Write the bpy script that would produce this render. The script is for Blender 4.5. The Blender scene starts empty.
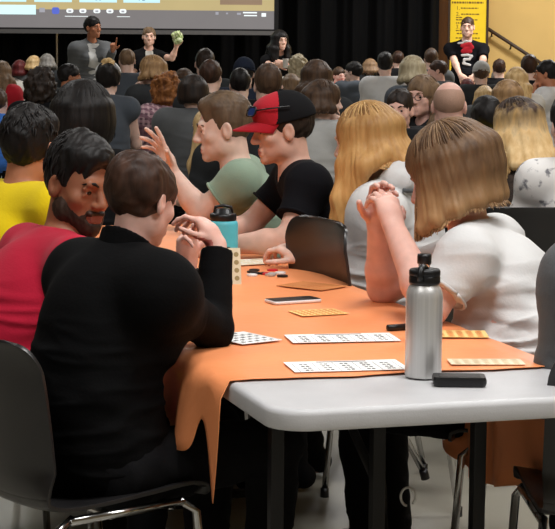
import bpy, math, random
import numpy as np
from mathutils import Vector, Matrix
random.seed(7); RNG = np.random.RandomState(7)
scn = bpy.context.scene
COL = scn.collection
PI = math.pi
def rad(a): return math.radians(a)

# ------------------------------------------------------------------ camera
F_PX, W_PX, H_PX = 1900.0, 555, 529
CAM_Z, HORIZON, ROLL = 1.48, 38.0, 0.45
cam_d = bpy.data.cameras.new('camera'); cam = bpy.data.objects.new('camera', cam_d); COL.objects.link(cam)
scn.camera = cam
cam_d.sensor_fit = 'HORIZONTAL'; cam_d.sensor_width = 36.0
cam_d.lens = 36.0 * F_PX / W_PX
cam_d.clip_end = 200
PITCH = math.atan((H_PX / 2 - HORIZON) / F_PX)
CAM_R = Matrix.Rotation(rad(90) - PITCH, 3, 'X') @ Matrix.Rotation(rad(ROLL), 3, 'Z')
cam.matrix_world = Matrix.Translation((0, 0, CAM_Z)) @ CAM_R.to_4x4()
cam_d.dof.use_dof = False

def at(px, py, d):
    """the point of the hall seen at that spot of the photograph, d metres in front of the camera"""
    v = CAM_R @ Vector(((px - W_PX / 2) / F_PX, -(py - H_PX / 2) / F_PX, -1.0))
    return Vector((0, 0, CAM_Z)) + v * (d / v.y)
def on_plane(px, py, z):
    v = CAM_R @ Vector(((px - W_PX / 2) / F_PX, -(py - H_PX / 2) / F_PX, -1.0))
    return Vector((0, 0, CAM_Z)) + v * ((z - CAM_Z) / v.z)

# ------------------------------------------------------------------ materials
def lin(c):
    return tuple(((x / 255) / 12.92 if x / 255 <= .04045 else ((x / 255 + .055) / 1.055) ** 2.4) for x in c) + (1,)
MATS = {}
def mat(name, c, rough=.6, var=.12, scale=8.0, metal=0.0, bump=0.0, bscale=60.0, c2=None, stretch=None, spec=.4, sss=0.0, emit=None, sheen=0.0, coat=0.0):
    if name in MATS: return MATS[name]
    m = bpy.data.materials.new(name); m.use_nodes = True
    nt = m.node_tree; N = nt.nodes; L = nt.links
    b = N['Principled BSDF']
    b.inputs['Roughness'].default_value = rough
    b.inputs['Metallic'].default_value = metal
    b.inputs['Specular IOR Level'].default_value = spec
    if sss:
        b.inputs['Subsurface Weight'].default_value = sss
        b.inputs['Subsurface Radius'].default_value = (.012, .005, .003)
        b.inputs['Subsurface Scale'].default_value = 1.0
    if sheen: b.inputs['Sheen Weight'].default_value = sheen
    if coat: b.inputs['Coat Weight'].default_value = coat
    tc = N.new('ShaderNodeTexCoord'); mp = N.new('ShaderNodeMapping')
    L.new(tc.outputs['Object'], mp.inputs['Vector'])
    if stretch: mp.inputs['Scale'].default_value = stretch
    nz = N.new('ShaderNodeTexNoise'); nz.inputs['Scale'].default_value = scale; nz.inputs['Detail'].default_value = 4
    L.new(mp.outputs['Vector'], nz.inputs['Vector'])
    cr = N.new('ShaderNodeValToRGB')
    a = lin(c)
    if c2 is None:
        lo = tuple(x * (1 - var) for x in a[:3]) + (1,); hi = tuple(min(1, x * (1 + var)) for x in a[:3]) + (1,)
    else: lo, hi = a, lin(c2)
    cr.color_ramp.elements[0].position = .32; cr.color_ramp.elements[1].position = .68
    cr.color_ramp.elements[0].color = lo; cr.color_ramp.elements[1].color = hi
    L.new(nz.outputs['Fac'], cr.inputs['Fac']); L.new(cr.outputs['Color'], b.inputs['Base Color'])
    if bump:
        n2 = N.new('ShaderNodeTexNoise'); n2.inputs['Scale'].default_value = bscale; n2.inputs['Detail'].default_value = 3
        L.new(mp.outputs['Vector'], n2.inputs['Vector'])
        bp = N.new('ShaderNodeBump'); bp.inputs['Strength'].default_value = bump; bp.inputs['Distance'].default_value = .01
        L.new(n2.outputs['Fac'], bp.inputs['Height']); L.new(bp.outputs['Normal'], b.inputs['Normal'])
    if emit:
        b.inputs['Emission Strength'].default_value = emit
        L.new(cr.outputs['Color'], b.inputs['Emission Color'])
    MATS[name] = m; return m

def cloth_mat(name, c, rough=.85, c2=None, scale=5): return mat(name, c, rough, .07, scale, bump=.10, bscale=140, sheen=.08 if max(c) > 60 else 0.0, c2=c2, spec=.2 if max(c) > 60 else .08)
def skin_mat(name, c): return mat(name, c, .48, .06, 30, bump=.06, bscale=400, sss=.12, spec=.35)
def hair_mat(name, c, c2, rough=.5): return mat(name, c, rough, .2, 5, c2=c2, stretch=(8, 8, 1.2), spec=.22, bump=.12, bscale=16)
def ombre_mat(name, top, top2, tip, tip2, z0, z1):
    """hair with its own dark roots and bleached ends (z in the person's own height)"""
    if name in MATS: return MATS[name]
    m = hair_mat(name, top, top2); nt = m.node_tree; N = nt.nodes; L = nt.links
    b = N['Principled BSDF']; cr = [n for n in N if n.type == 'VALTORGB'][0]
    nz = [n for n in N if n.type == 'TEX_NOISE'][0]; tc = [n for n in N if n.type == 'TEX_COORD'][0]
    cr2 = N.new('ShaderNodeValToRGB'); cr2.color_ramp.elements[0].position = .3; cr2.color_ramp.elements[1].position = .7
    cr2.color_ramp.elements[0].color = lin(tip); cr2.color_ramp.elements[1].color = lin(tip2)
    L.new(nz.outputs['Fac'], cr2.inputs['Fac'])
    sp = N.new('ShaderNodeSeparateXYZ'); L.new(tc.outputs['Object'], sp.inputs[0])
    ad = N.new('ShaderNodeMath'); ad.operation = 'MULTIPLY_ADD'; ad.inputs[1].default_value = .22
    L.new(nz.outputs['Fac'], ad.inputs[0]); L.new(sp.outputs['Z'], ad.inputs[2])
    mr = N.new('ShaderNodeMapRange'); mr.inputs['From Min'].default_value = z0 + .11; mr.inputs['From Max'].default_value = z1 + .11
    L.new(ad.outputs[0], mr.inputs['Value'])
    mx = N.new('ShaderNodeMixRGB'); L.new(mr.outputs[0], mx.inputs['Fac'])
    L.new(cr2.outputs['Color'], mx.inputs['Color1']); L.new(cr.outputs['Color'], mx.inputs['Color2'])
    L.new(mx.outputs[0], b.inputs['Base Color']); return m

# ------------------------------------------------------------------ objects
def mesh_np(name, V, Q, mats, parent=None, slots=None, smooth=True, T=None):
    me = bpy.data.meshes.new(name)
    V = np.asarray(V, np.float32); Q = np.asarray(Q, np.int32)
    me.vertices.add(len(V)); me.vertices.foreach_set('co', V.ravel())
    nT = 0 if T is None else len(T)
    loops = Q.ravel() if not nT else np.concatenate([Q.ravel(), np.asarray(T, np.int32).ravel()])
    me.loops.add(len(loops)); me.loops.foreach_set('vertex_index', loops)
    st = np.arange(len(Q)) * 4
    if nT: st = np.concatenate([st, len(Q) * 4 + np.arange(nT) * 3])
    me.polygons.add(len(st)); me.polygons.foreach_set('loop_start', st.astype(np.int32))
    if slots is not None: me.polygons.foreach_set('material_index', np.asarray(slots, np.int32))
    me.update(calc_edges=True); me.validate()
    me.polygons.foreach_set('use_smooth', np.full(len(me.polygons), smooth, bool))
    for m in (mats if isinstance(mats, (list, tuple)) else [mats]): me.materials.append(m)
    o = bpy.data.objects.new(name, me); COL.objects.link(o)
    if parent: o.parent = parent
    return o

class MB:
    """collects boxes, tubes, lathes ... and links them as one mesh object"""
    def __init__(s): s.v = []; s.f = []; s.m = []
    def add(s, vs, fs, mi=0):
        n = len(s.v); s.v += [tuple(v) for v in vs]; s.f += [tuple(i + n for i in f) for f in fs]; s.m += [mi] * len(fs); return s
    def box(s, c, h, R=None, mi=0):
        c = Vector(c); R = R or Matrix.Identity(3); P = []
        for x in (-1, 1):
            for y in (-1, 1):
                for z in (-1, 1): P.append(c + R @ Vector((x * h[0], y * h[1], z * h[2])))
        return s.add(P, [(0, 1, 3, 2), (4, 6, 7, 5), (0, 4, 5, 1), (2, 3, 7, 6), (0, 2, 6, 4), (1, 5, 7, 3)], mi)
    def tube(s, pts, r, n=8, mi=0, cap=True, flat=1.0):
        pts = [Vector(p) for p in pts]; m = len(pts); R = r if isinstance(r, (list, tuple)) else [r] * m
        up = None; V = []
        for i, p in enumerate(pts):
            t = (pts[min(i + 1, m - 1)] - pts[max(i - 1, 0)]).normalized()
            if up is None: up = Vector((0, 0, 1)) if abs(t.z) < .9 else Vector((1, 0, 0))
            a = t.cross(up); a = a.normalized() if a.length > 1e-6 else t.orthogonal().normalized()
            b = a.cross(t).normalized(); up = b
            for k in range(n):
                w = 2 * PI * k / n; V.append(p + a * math.cos(w) * R[i] + b * math.sin(w) * R[i] * flat)
        Fs = [(i * n + k, i * n + (k + 1) % n, (i + 1) * n + (k + 1) % n, (i + 1) * n + k) for i in range(m - 1) for k in range(n)]
        if cap: Fs += [tuple(range(n - 1, -1, -1)), tuple((m - 1) * n + k for k in range(n))]
        return s.add(V, Fs, mi)
    def lathe(s, prof, c=(0, 0, 0), n=32, R=None, mi=0, mis=None):
        c = Vector(c); R = R or Matrix.Identity(3); V = []; m = len(prof)
        for (r, z) in prof:
            for k in range(n):
                w = 2 * PI * k / n; V.append(c + R @ Vector((r * math.cos(w), r * math.sin(w), z)))
        base = len(s.v); s.v += [tuple(v) for v in V]
        for i in range(m - 1):
            for k in range(n):
                s.f.append((base + i * n + k, base + i * n + (k + 1) % n, base + (i + 1) * n + (k + 1) % n, base + (i + 1) * n + k))
                s.m.append(mis[i] if mis else mi)
        s.f.append(tuple(base + k for k in range(n - 1, -1, -1))); s.m.append(mis[0] if mis else mi)
        s.f.append(tuple(base + (m - 1) * n + k for k in range(n))); s.m.append(mis[-1] if mis else mi)
        return s
    def prism(s, outline, z0, z1, R=None, c=(0, 0, 0), mi=0):
        n = len(outline); c = Vector(c); R = R or Matrix.Identity(3)
        V = [c + R @ Vector((x, y, z)) for z in (z0, z1) for (x, y) in outline]
        Fs = [tuple(range(n - 1, -1, -1)), tuple(range(n, 2 * n))] + [(k, (k + 1) % n, n + (k + 1) % n, n + k) for k in range(n)]
        return s.add(V, Fs, mi)
    def build(s, name, mats, parent=None, smooth=False, bevel=0, seg=2, loc=None):
        me = bpy.data.meshes.new(name); me.from_pydata(s.v, [], s.f)
        me.polygons.foreach_set('material_index', np.array(s.m, np.int32))
        me.polygons.foreach_set('use_smooth', np.full(len(s.f), bool(smooth)))
        for m in (mats if isinstance(mats, (list, tuple)) else [mats]): me.materials.append(m)
        me.update(); o = bpy.data.objects.new(name, me); COL.objects.link(o)
        if parent: o.parent = parent
        if loc is not None: o.location = loc
        if bevel:
            b = o.modifiers.new('bevel', 'BEVEL'); b.width = bevel; b.segments = seg; b.limit_method = 'ANGLE'; b.angle_limit = rad(35)
            b.harden_normals = False
        return o

def tag(o, label=None, cat=None, group=None, kind=None):
    if label: o['label'] = label
    if cat: o['category'] = cat
    if group: o['group'] = group
    if kind: o['kind'] = kind
    return o
def empty(name, loc=(0, 0, 0), rz=0.0):
    o = bpy.data.objects.new(name, None); COL.objects.link(o); o.location = loc; o.rotation_euler = (0, 0, rz)
    o.empty_display_size = .05; return o
def copy_tree(o, parent=None):
    kids = [c for c in bpy.data.objects if c.parent == o]
    c = o.copy(); COL.objects.link(c)
    if parent: c.parent = parent
    for k in kids: copy_tree(k, c)
    return c
def rrect(w, h, r, n=5, cx=0, cy=0):
    P = []
    for (sx, sy, a0) in ((1, 1, 0), (-1, 1, 90), (-1, -1, 180), (1, -1, 270)):
        for k in range(n + 1):
            a = rad(a0 + 90 * k / n); P.append((cx + sx * (w / 2 - r) + r * math.cos(a), cy + sy * (h / 2 - r) + r * math.sin(a)))
    return P

# ------------------------------------------------------------------ smooth solids (organic shapes)
class Solid:
    def __init__(s): s.p = []; s.cuts = []
    def rc(s, a, b, ra, rb, k=.02, sub=False, flat=False):
        a = np.array(a, np.float32); b = np.array(b, np.float32); r = max(ra, rb)
        def fn(X, Y, Z):
            d = b - a; L2 = float(d @ d) + 1e-12
            t = ((X - a[0]) * d[0] + (Y - a[1]) * d[1] + (Z - a[2]) * d[2]) / L2
            tc = np.clip(t, 0, 1)
            q = np.sqrt((X - a[0] - tc * d[0]) ** 2 + (Y - a[1] - tc * d[1]) ** 2 + (Z - a[2] - tc * d[2]) ** 2) - (ra + (rb - ra) * tc)
            if flat:
                L = math.sqrt(L2); q = np.maximum(q, (t - 1) * L)
            return q
        s.p.append((fn, np.minimum(a, b) - r, np.maximum(a, b) + r, k, sub)); return s
    def ell(s, c, r, k=.03, R=None, sub=False):
        c = np.array(c, np.float32); r = np.array(r, np.float32) if np.ndim(r) else np.full(3, r, np.float32)
        M = np.array(R, np.float32) if R is not None else None; m = float(max(r))
        def fn(X, Y, Z):
            x, y, z = X - c[0], Y - c[1], Z - c[2]
            if M is not None:
                x, y, z = (M[0, 0] * x + M[1, 0] * y + M[2, 0] * z, M[0, 1] * x + M[1, 1] * y + M[2, 1] * z, M[0, 2] * x + M[1, 2] * y + M[2, 2] * z)
            k0 = np.sqrt((x / r[0]) ** 2 + (y / r[1]) ** 2 + (z / r[2]) ** 2)
            k1 = np.sqrt((x / r[0] ** 2) ** 2 + (y / r[1] ** 2) ** 2 + (z / r[2] ** 2) ** 2) + 1e-9
            return np.maximum(k0 * (k0 - 1) / k1, -float(min(r)))
        s.p.append((fn, c - m, c + m, k, sub)); return s
    def cut(s, p, n):
        s.cuts.append((np.array(p, np.float32), np.array(Vector(n).normalized(), np.float32))); return s
    def grid(s, h):
        lo = np.min([p[1] for p in s.p if not p[4]], 0) - 4 * h - .01; hi = np.max([p[2] for p in s.p if not p[4]], 0) + 4 * h + .01
        n = np.ceil((hi - lo) / h).astype(int) + 1
        ax = [(lo[i] + h * np.arange(n[i])).astype(np.float32) for i in range(3)]
        Fd = np.full(tuple(n), .5, np.float32)
        for (fn, a, b, k, sub) in s.p:
            m = k + 2.5 * h
            i0 = np.clip(np.floor((a - m - lo) / h).astype(int), 0, n); i1 = np.clip(np.ceil((b + m - lo) / h).astype(int) + 1, 0, n)
            if np.any(i1 <= i0): continue
            sl = tuple(slice(i0[i], i1[i]) for i in range(3))
            d = fn(ax[0][sl[0]][:, None, None], ax[1][sl[1]][None, :, None], ax[2][sl[2]][None, None, :])
            g = Fd[sl]
            if sub:
                d = -d; w = np.clip(.5 - .5 * (g - d) / k, 0, 1) if k > 0 else (d > g)
                Fd[sl] = g + (d - g) * w + k * w * (1 - w)
            else:
                w = np.clip(.5 + .5 * (g - d) / k, 0, 1)
                Fd[sl] = g + (d - g) * w - k * w * (1 - w)
        for (p, nn) in s.cuts:
            d = (ax[0][:, None, None] - p[0]) * nn[0] + (ax[1][None, :, None] - p[1]) * nn[1] + (ax[2][None, None, :] - p[2]) * nn[2]
            Fd = np.maximum(Fd, d)
        return Fd, lo, h
    def nets(s, h):
        Fd, lo, h = s.grid(h); S = Fd < 0
        a = S[:-1, :-1, :-1]; cnt = np.zeros(a.shape, np.int8)
        offs = [(i, j, k) for i in (0, 1) for j in (0, 1) for k in (0, 1)]
        nx, ny, nz = a.shape
        for (i, j, k) in offs: cnt += S[i:nx + i, j:ny + j, k:nz + k]
        I, J, K = np.nonzero((cnt > 0) & (cnt < 8))
        idx = np.full(a.shape, -1, np.int32); idx[I, J, K] = np.arange(len(I))
        val = {o: Fd[I + o[0], J + o[1], K + o[2]] for o in offs}
        acc = np.zeros((len(I), 3), np.float32); c = np.zeros(len(I), np.float32)
        for o in offs:
            for x in range(3):
                if o[x]: continue
                q = list(o); q[x] = 1; q = tuple(q)
                f0, f1 = val[o], val[q]; m = (f0 < 0) != (f1 < 0)
                t = np.where(m, f0 / np.where(m, f0 - f1, 1), 0)
                pt = np.array(o, np.float32)[None, :].repeat(len(I), 0); pt[:, x] = t
                acc += pt * m[:, None]; c += m
        V = lo[None, :] + h * (np.stack([I, J, K], 1) + acc / c[:, None])
        Q = []
        for x in range(3):
            u, v = [(1, 2), (2, 0), (0, 1)][x]
            s0 = [slice(None)] * 3; s1 = [slice(None)] * 3; s0[x] = slice(0, -1); s1[x] = slice(1, None)
            A, B = S[tuple(s0)], S[tuple(s1)]; E = np.stack(np.nonzero(A != B), 1)
            E = E[(E[:, u] > 0) & (E[:, v] > 0) & (E[:, u] < S.shape[u] - 1) & (E[:, v] < S.shape[v] - 1)]
            flip = ~A[E[:, 0], E[:, 1], E[:, 2]]
            def cell(du, dv):
                e = E.copy(); e[:, u] -= du; e[:, v] -= dv; return idx[e[:, 0], e[:, 1], e[:, 2]]
            q = np.stack([cell(1, 1), cell(0, 1), cell(0, 0), cell(1, 0)], 1); q[flip] = q[flip][:, ::-1]; Q.append(q)
        Q = np.concatenate(Q); Q = Q[(Q >= 0).all(1)]
        return V.astype(np.float32), Q.astype(np.int32)

def normals_of(V, Q):
    n = np.cross(V[Q[:, 2]] - V[Q[:, 0]], V[Q[:, 3]] - V[Q[:, 1]]); N = np.zeros_like(V)
    for i in range(4): np.add.at(N, Q[:, i], n)
    return N / (np.linalg.norm(N, axis=1, keepdims=True) + 1e-9)
def wobble(V, freq, amp, seed=0, stretch=(1, 1, 1), oct=4):
    r = np.random.RandomState(abs(int(seed))); out = np.zeros(len(V), np.float32); P = V * np.array(stretch, np.float32)
    f = freq; a = 1.0
    for o in range(oct):
        D = r.normal(size=(3, 3)); D /= np.linalg.norm(D, axis=1, keepdims=True); ph = r.uniform(0, 6.28, 3)
        w = np.sin(P @ D[0] * f + ph[0] + 1.7 * np.sin(P @ D[1] * f * .7 + ph[1])) * np.sin(P @ D[2] * f * .8 + ph[2])
        out += a * w; f *= 1.8; a *= .6
    return out * amp
def folds(V, Q, amp, seed, freq=28):
    """soft cloth creases: ridged ripple, pushed along the normals"""
    N = normals_of(V, Q); w = wobble(V, freq, 1.0, seed, (1, 1, .8), 3)
    w = 1 - 2 * np.abs(w) ** .7
    return V + N * (np.clip(w, -1, 1) * amp)[:, None]
# ------------------------------------------------------------------ people
def vrot(v, axis, ang): return Matrix.Rotation(ang, 3, axis) @ v
def hand_prims(S, wrist, fdir, pn, thumb, curl=(20, 25, 15), spread=6, s=1.0, fingers=None, tcurl=10, r=1.0):
    """palm, four fingers of their own lengths and a thumb; thumb = +1/-1 picks the side it leaves from"""
    f = Vector(fdir).normalized(); pn = Vector(pn); pn = (pn - f * pn.dot(f)).normalized(); sd = f.cross(pn) * thumb
    W = Vector(wrist); pts = {}
    offs = (.029, .010, -.010, -.028); pl = (.088, .092, .088, .080)
    fl = ((.042, .026, .021), (.047, .030, .023), (.043, .028, .022), (.034, .021, .019)); fr = (.0095, .0098, .0093, .0082)
    for i in range(4):
        k = W + (f * pl[i] + sd * offs[i]) * s
        S.rc(W + sd * offs[i] * .55 * s + f * .012 * s, k, .0165 * s, .0125 * s, .014 * s)
        c = curl if fingers is None else fingers[i]
        d = vrot(f, pn, rad(0)); a = rad(spread) * (1.5 - i) * .7
        d = (f * math.cos(a) + sd * math.sin(a)).normalized(); ax = d.cross(pn).normalized(); p = k; rr = fr[i] * s * r
        for j in range(3):
            d = Matrix.Rotation(rad(c[j]), 3, ax) @ d
            q = p + d * fl[i][j] * s; S.rc(p, q, rr, rr * .92, .004); rr *= .92; p = q
        pts[i] = p
    S.ell(W + f * .045 * s, .03 * s, .02)
    t0 = W + (f * .022 + sd * .022) * s; d = (f * .62 + sd * .68 + pn * .38).normalized(); ax = d.cross(-sd + f * .3).normalized(); rr = .0125 * s * r
    for j, L in enumerate((.042, .033, .026)):
        q = t0 + d * L * s; S.rc(t0, q, rr, rr * .87, .008 if j == 0 else .004); t0 = q; rr *= .87
        d = Matrix.Rotation(rad(tcurl), 3, ax) @ d
    pts['t'] = t0
    return pts

class Fig: pass
HAIRS = {}
def head_prims(S, hl, HM, s, ears=True, female=False, jaw=1.0):
    e = lambda c, r, k=.02, sub=False: S.ell(hl(c), tuple(x * s for x in r), k * s, HM, sub)
    e((0, -.012, .035), (.074, .096, .086)); e((0, .034, -.022), (.061, .056, .076), .025)
    e((0, .046, -.070), (.046 * jaw, .043, .040), .022); e((0, .076, -.097), (.021 * jaw, .02, .018), .018)
    for x in (-1, 1):
        e((x * .046 * jaw, .008, -.062), (.022, .03, .03), .025); e((x * .042, .055, -.022), (.024, .022, .02), .02)
    S.rc(hl((-.034, .083, .027)), hl((.034, .083, .027)), .013 * s, .013 * s, .014 * s)
    for x in (-1, 1): e((x * .032, .100, .004), (.020, .020, .013), .010, True)
    S.rc(hl((0, .088, .016)), hl((0, .110, -.026)), .0085 * s, .0125 * s, .012 * s)
    for x in (-1, 1): e((x * .012, .100, -.031), (.009, .011, .008), .008)
    for x in (-1, 1):
        e((x * .032, .0755, .004), (.0140, .0125, .0130), .004)
        S.rc(hl((x * .018, .0855, .0135)), hl((x * .047, .080, .0125)), .0052 * s, .0052 * s, .004 * s); S.rc(hl((x * .019, .0845, -.0065)), hl((x * .046, .0795, -.0055)), .0045 * s, .0045 * s, .004 * s)
    S.rc(hl((-.018, .090, -.060)), hl((.018, .090, -.060)), .0075 * s, .0075 * s, .008 * s); S.rc(hl((-.015, .0905, -.073)), hl((.015, .0905, -.073)), .008 * s, .008 * s, .008 * s)
    e((0, .1005, -.0665), (.024, .006, .0022), .003, True)
    if ears:
        for x in (-1, 1):
            R2 = HM @ Matrix.Rotation(x * .35, 3, 'Z')
            S.ell(hl((x * .078, -.008, -.004)), (.010 * s, .020 * s, .033 * s), .008 * s, R2); S.ell(hl((x * .088, -.004, .002)), (.008 * s, .010 * s, .018 * s), .005 * s, R2, True)

def torso_prims(S, J, t, w, fem, k=.05, belly=0.0):
    P, N = J['P'], J['N']; L = J['spine']; R = J['TR']
    S.ell(P + Vector((0, -.01, -.01)), (.160 * w + t, .125 + t, .125 + t), k)
    S.ell(L(.28), (.140 * w + t + belly * .5, .108 + t + belly, .15 + t), k, R)
    if belly: S.ell(L(.22) + Vector((0, .05, -.02)), (.12 * w, .10 + belly, .12), k)
    S.ell(L(.62), ((.140 if fem else .152) * w + t, .110 + t, .18 + t), k, R)
    S.rc(J['SL'], J['SR'], .058 + t, .058 + t, k)
    if fem:
        for x in (-1, 1): S.ell(L(.60) + R @ Vector((x * .075, .085, 0)), (.062 + t,) * 3, .04)
    for q in ('SL', 'SR'): S.rc(L(.98), J[q], .052 + t, .05 + t, .04); S.ell(J[q] + Vector((0, 0, -.02)), .054 + t * .6, .045)

ARM_R = (.050, .041, .040, .027)
def cloth_folds(V, Q, F, amp, seed):
    N_ = normals_of(V, Q); L = np.array(F.N - F.P); t = np.clip(((V - np.array(F.P)) @ L) / (L @ L), 0, 1.1)
    a = .25 + .75 * np.clip((.85 - t) / .45, 0, 1)
    w1 = wobble(V, 17, 1.0, seed, (.45, .45, 1.5), 3); w2 = wobble(V, 30, 1.0, seed + 3, (1, 1, .7), 2)
    w3 = wobble(V, 24, 1.0, seed + 7, (.35, .35, 1.9), 2); low = np.clip((.72 - t) / .3, 0, 1)
    f = (1 - 2.2 * np.abs(w1) ** .8) * .6 + w2 * .3 + 1.5 * low * np.clip(1 - 2.2 * np.abs(w3), -.1, 1)
    return V + N_ * (np.clip(f, -1.2, 2.0) * amp * a)[:, None]
def person(label, px, py, d, heading, face=None, pitch=0, roll=0, lean=.08, side=0.0, hs=1.0, w=1.0, fem=False, stand=False,
           skin='fair', hair=('short', 'brown'), top=('tee', None), pants='black', arms=None, h=.012, hump=.03, group=None, belly=0.0,
           feat=None, jaw=1.0, loc=None, armr=1.0, neck=None, cuts=None, lips=True, slv=.55, zp=None, fold=1.0, shrug=None):
    feat = feat or set(); shrug = (-.035 if stand else .018) if shrug is None else shrug
    face = heading if face is None else face; arms = arms or {}
    Hw = at(px, py, d); Rz = Matrix.Rotation(rad(heading - 90), 3, 'Z')
    base = Vector((Hw.x, Hw.y, 0)) - Rz @ Vector((side, lean, 0)); Ri = Rz.inverted()
    def lo(wp): return Ri @ (Vector(wp) - base)
    zp = zp if zp is not None else (.92 * Hw.z / 1.62 if stand else .53)
    H = Vector((side, lean, Hw.z))
    HM = Matrix.Rotation(rad(face - heading), 3, 'Z') @ Matrix.Rotation(rad(-pitch), 3, 'X') @ Matrix.Rotation(rad(roll), 3, 'Y')
    hl = lambda p: H + HM @ (Vector(p) * hs)
    P = Vector((0, 0, zp)); N = Vector((side * .85, lean - .055 * hs, Hw.z - (.175 if not fem else .165) * hs))
    N += Vector((0, 0, 0))
    up = (N - P).normalized()
    J = {'P': P, 'N': N}
    J['spine'] = lambda t: P.lerp(N, t) + Vector((0, -hump * math.sin(PI * min(t, 1)), 0))
    yv = Vector((0, 1, 0)); zz = up; xx = Vector((1, 0, 0)); xx = (xx - zz * xx.dot(zz)).normalized(); yy = zz.cross(xx)
    J['TR'] = Matrix((xx, yy, zz)).transposed()
    C = J['spine'](.90); sw = (.155 if fem else .172) * w
    J['SL'] = C + xx * -sw + Vector((0, .01, shrug)); J['SR'] = C + xx * sw + Vector((0, .01, shrug))
    # arms
    A = {}
    for q, sg in (('L', -1), ('R', 1)):
        Sh = J['S' + q]; a = arms.get(q, 'table' if not stand else 'down')
        if a == 'table': E = Sh + Vector((sg * .05, .10, -.25)); Wr = E + Vector((-sg * .07, .21, .0)); fd = Vector((-sg * .5, .85, -.1)); pn = Vector((0, 0, -1)); hk = {}
        elif a == 'down': E = Sh + Vector((sg * .06, -.03, -.27)); Wr = E + Vector((-sg * .01, .07, -.235)); fd = Vector((0, .2, -1)); pn = Vector((-sg, 0, 0)); hk = {}
        elif a == 'front': E = Sh + Vector((sg * .06, .02, -.27)); Wr = E + Vector((-sg * .15, .17, -.02)); fd = Vector((-sg * .8, .4, 0)); pn = Vector((0, -1, -.3)); hk = dict(curl=(45, 45, 25))
        elif a == 'chin': E = Sh + Vector((sg * .03, .16, -.24)); Wr = hl((sg * .05, .10, -.18)); fd = (hl((sg * .03, .10, -.06)) - Wr); pn = Vector((-sg * .5, -.8, 0)); hk = dict(curl=(70, 70, 40))
        else:
            E, Wr = lo(a['e']), lo(a['w']); fd = lo(a['f']) - Wr if 'f' in a else Wr - E; pn = Ri @ Vector(a.get('pn', (0, 0, -1))); hk = a.get('hand', {})
        A[q] = (Sh, E, Wr, fd, pn, hk)
    hk_s = (.93 if fem else 1.0) * hs
    # legs
    LG = {}
    for q, sg in (('L', -1), ('R', 1)):
        hip = P + Vector((sg * .09 * w, 0, -.04))
        if stand: kn = Vector((sg * .10, .02, zp * .53)); an = Vector((sg * .11, -.02, .09)); toe = an + Vector((sg * .04, .15, -.055))
        else: kn = Vector((sg * .12, .42, .50)); an = Vector((sg * .12, .38, .09)); toe = an + Vector((sg * .03, .15, -.055))
        LG[q] = (hip, kn, an, toe)
    # ---- body
    S = Solid()
    torso_prims(S, J, 0, w, fem, belly=belly)
    hero = h < .0075
    S.rc(N + Vector((0, .0, -.03)), hl((0, -.022, -.03)), (.060 if not fem else .053) * hs, (.056 if not fem else .049) * hs, .03)
    for q in 'LR':
        Sh, E, Wr, fd, pn, hk = A[q]; r = [x * armr * (.9 if fem else 1) for x in ARM_R]
        S.rc(Sh, E, r[0], r[1], .04); mid = E.lerp(Wr, .3); S.rc(E, mid, r[1], r[2] * 1.03, .02); S.rc(mid, Wr, r[2] * 1.03, r[3], .02)
        fdn = Vector(fd).normalized()
        hand_prims(S, Wr, fdn, pn, hk.get('thumb', (1 if q == 'L' else -1) * 1), hk.get('curl', (18, 22, 14)), hk.get('spread', 6), hk_s, hk.get('fingers'), hk.get('tcurl', 10), r=1.0 if hero else 1.15)
        hip, kn, an, toe = LG[q]
        S.rc(hip, kn, .082, .056, .04); S.rc(kn, an, .055, .036, .03); S.rc(an + Vector((0, -.03, -.05)), toe, .034, .028, .02)
    head_prims(S, hl, HM, hs, ears='noears' not in feat, female=fem, jaw=jaw * (.92 if fem else 1.0))
    V, Q = S.nets(h); slots = None
    sm = SKINS[skin]; mats = [sm]
    if hero and lips:
        c = (V[Q].mean(1) - np.array(H)) @ np.array(HM) / hs
        m = (np.abs(c[:, 0]) < .0245 - np.abs(c[:, 2] + .0665) * .6) & (c[:, 1] > .075) & (c[:, 2] < -.056) & (c[:, 2] > -.079)
        slots = m.astype(int); mats = [sm, SKINS[skin + '_lip']]
    body = mesh_np('person', V, Q, mats, slots=slots)
    body.location = base; body.rotation_euler = (0, 0, rad(heading - 90))
    tag(body, label, 'person', group)
    F = Fig(); F.o = body; F.lo = lo; F.hl = hl; F.HM = HM; F.H = H; F.J = J; F.A = A; F.hs = hs; F.base = base; F.Rz = Rz; F.h = h; F.N = N; F.P = P
    # ---- top
    kind, tm = top[0], top[1]
    if kind:
        T = Solid(); t = .014 if kind == 'tee' else .018; torso_prims(T, J, t, w, fem, k=.065 if kind != 'tee' else .045, belly=belly)
        for q in 'LR':
            Sh, E, Wr, fd, pn, hk = A[q]; r = [x * armr * (.9 if fem else 1) for x in ARM_R]
            if kind in ('tee', 'vest'):
                En = Sh.lerp(E, slv)
                if kind == 'tee': T.rc(Sh, En, r[0] + .015, r[0] + .017, .03, flat=True)
            else:
                e2 = E.lerp(Wr, .25 if kind == 'half' else .93); tt = .012 if kind == 'long' else .020
                T.rc(Sh, E, r[0] + tt - .001, r[1] + tt, .10); T.rc(E, e2, r[1] + tt, r[3] + tt + .003, .02, flat=True)
        if kind == 'hoodie':
            Hd = N + J['TR'] @ Vector((0, -.070, .0)); T.ell(Hd, (.125, .070, .075), .03, J['TR'])
        T.rc(J['spine'](.99) + Vector((0, .02, 0)), hl((0, -.0, -.06)), .055 * hs, .075 * hs, .01, sub=True)
        T.cut(P + Vector((0, 0, -.12)), (0, 0, -1))
        for (p, n) in (cuts or []): T.cut(p, n)
        V, Q = T.nets(max(h, .006)); V = cloth_folds(V, Q, F, (.0048 if hero else .006) * fold, int(px * 7 + py))
        nm = {'tee': 'shirt', 'long': 'sweater', 'half': 'shirt', 'hoodie': 'hoodie', 'vest': 'vest', 'jacket': 'jacket'}[kind]
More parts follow.
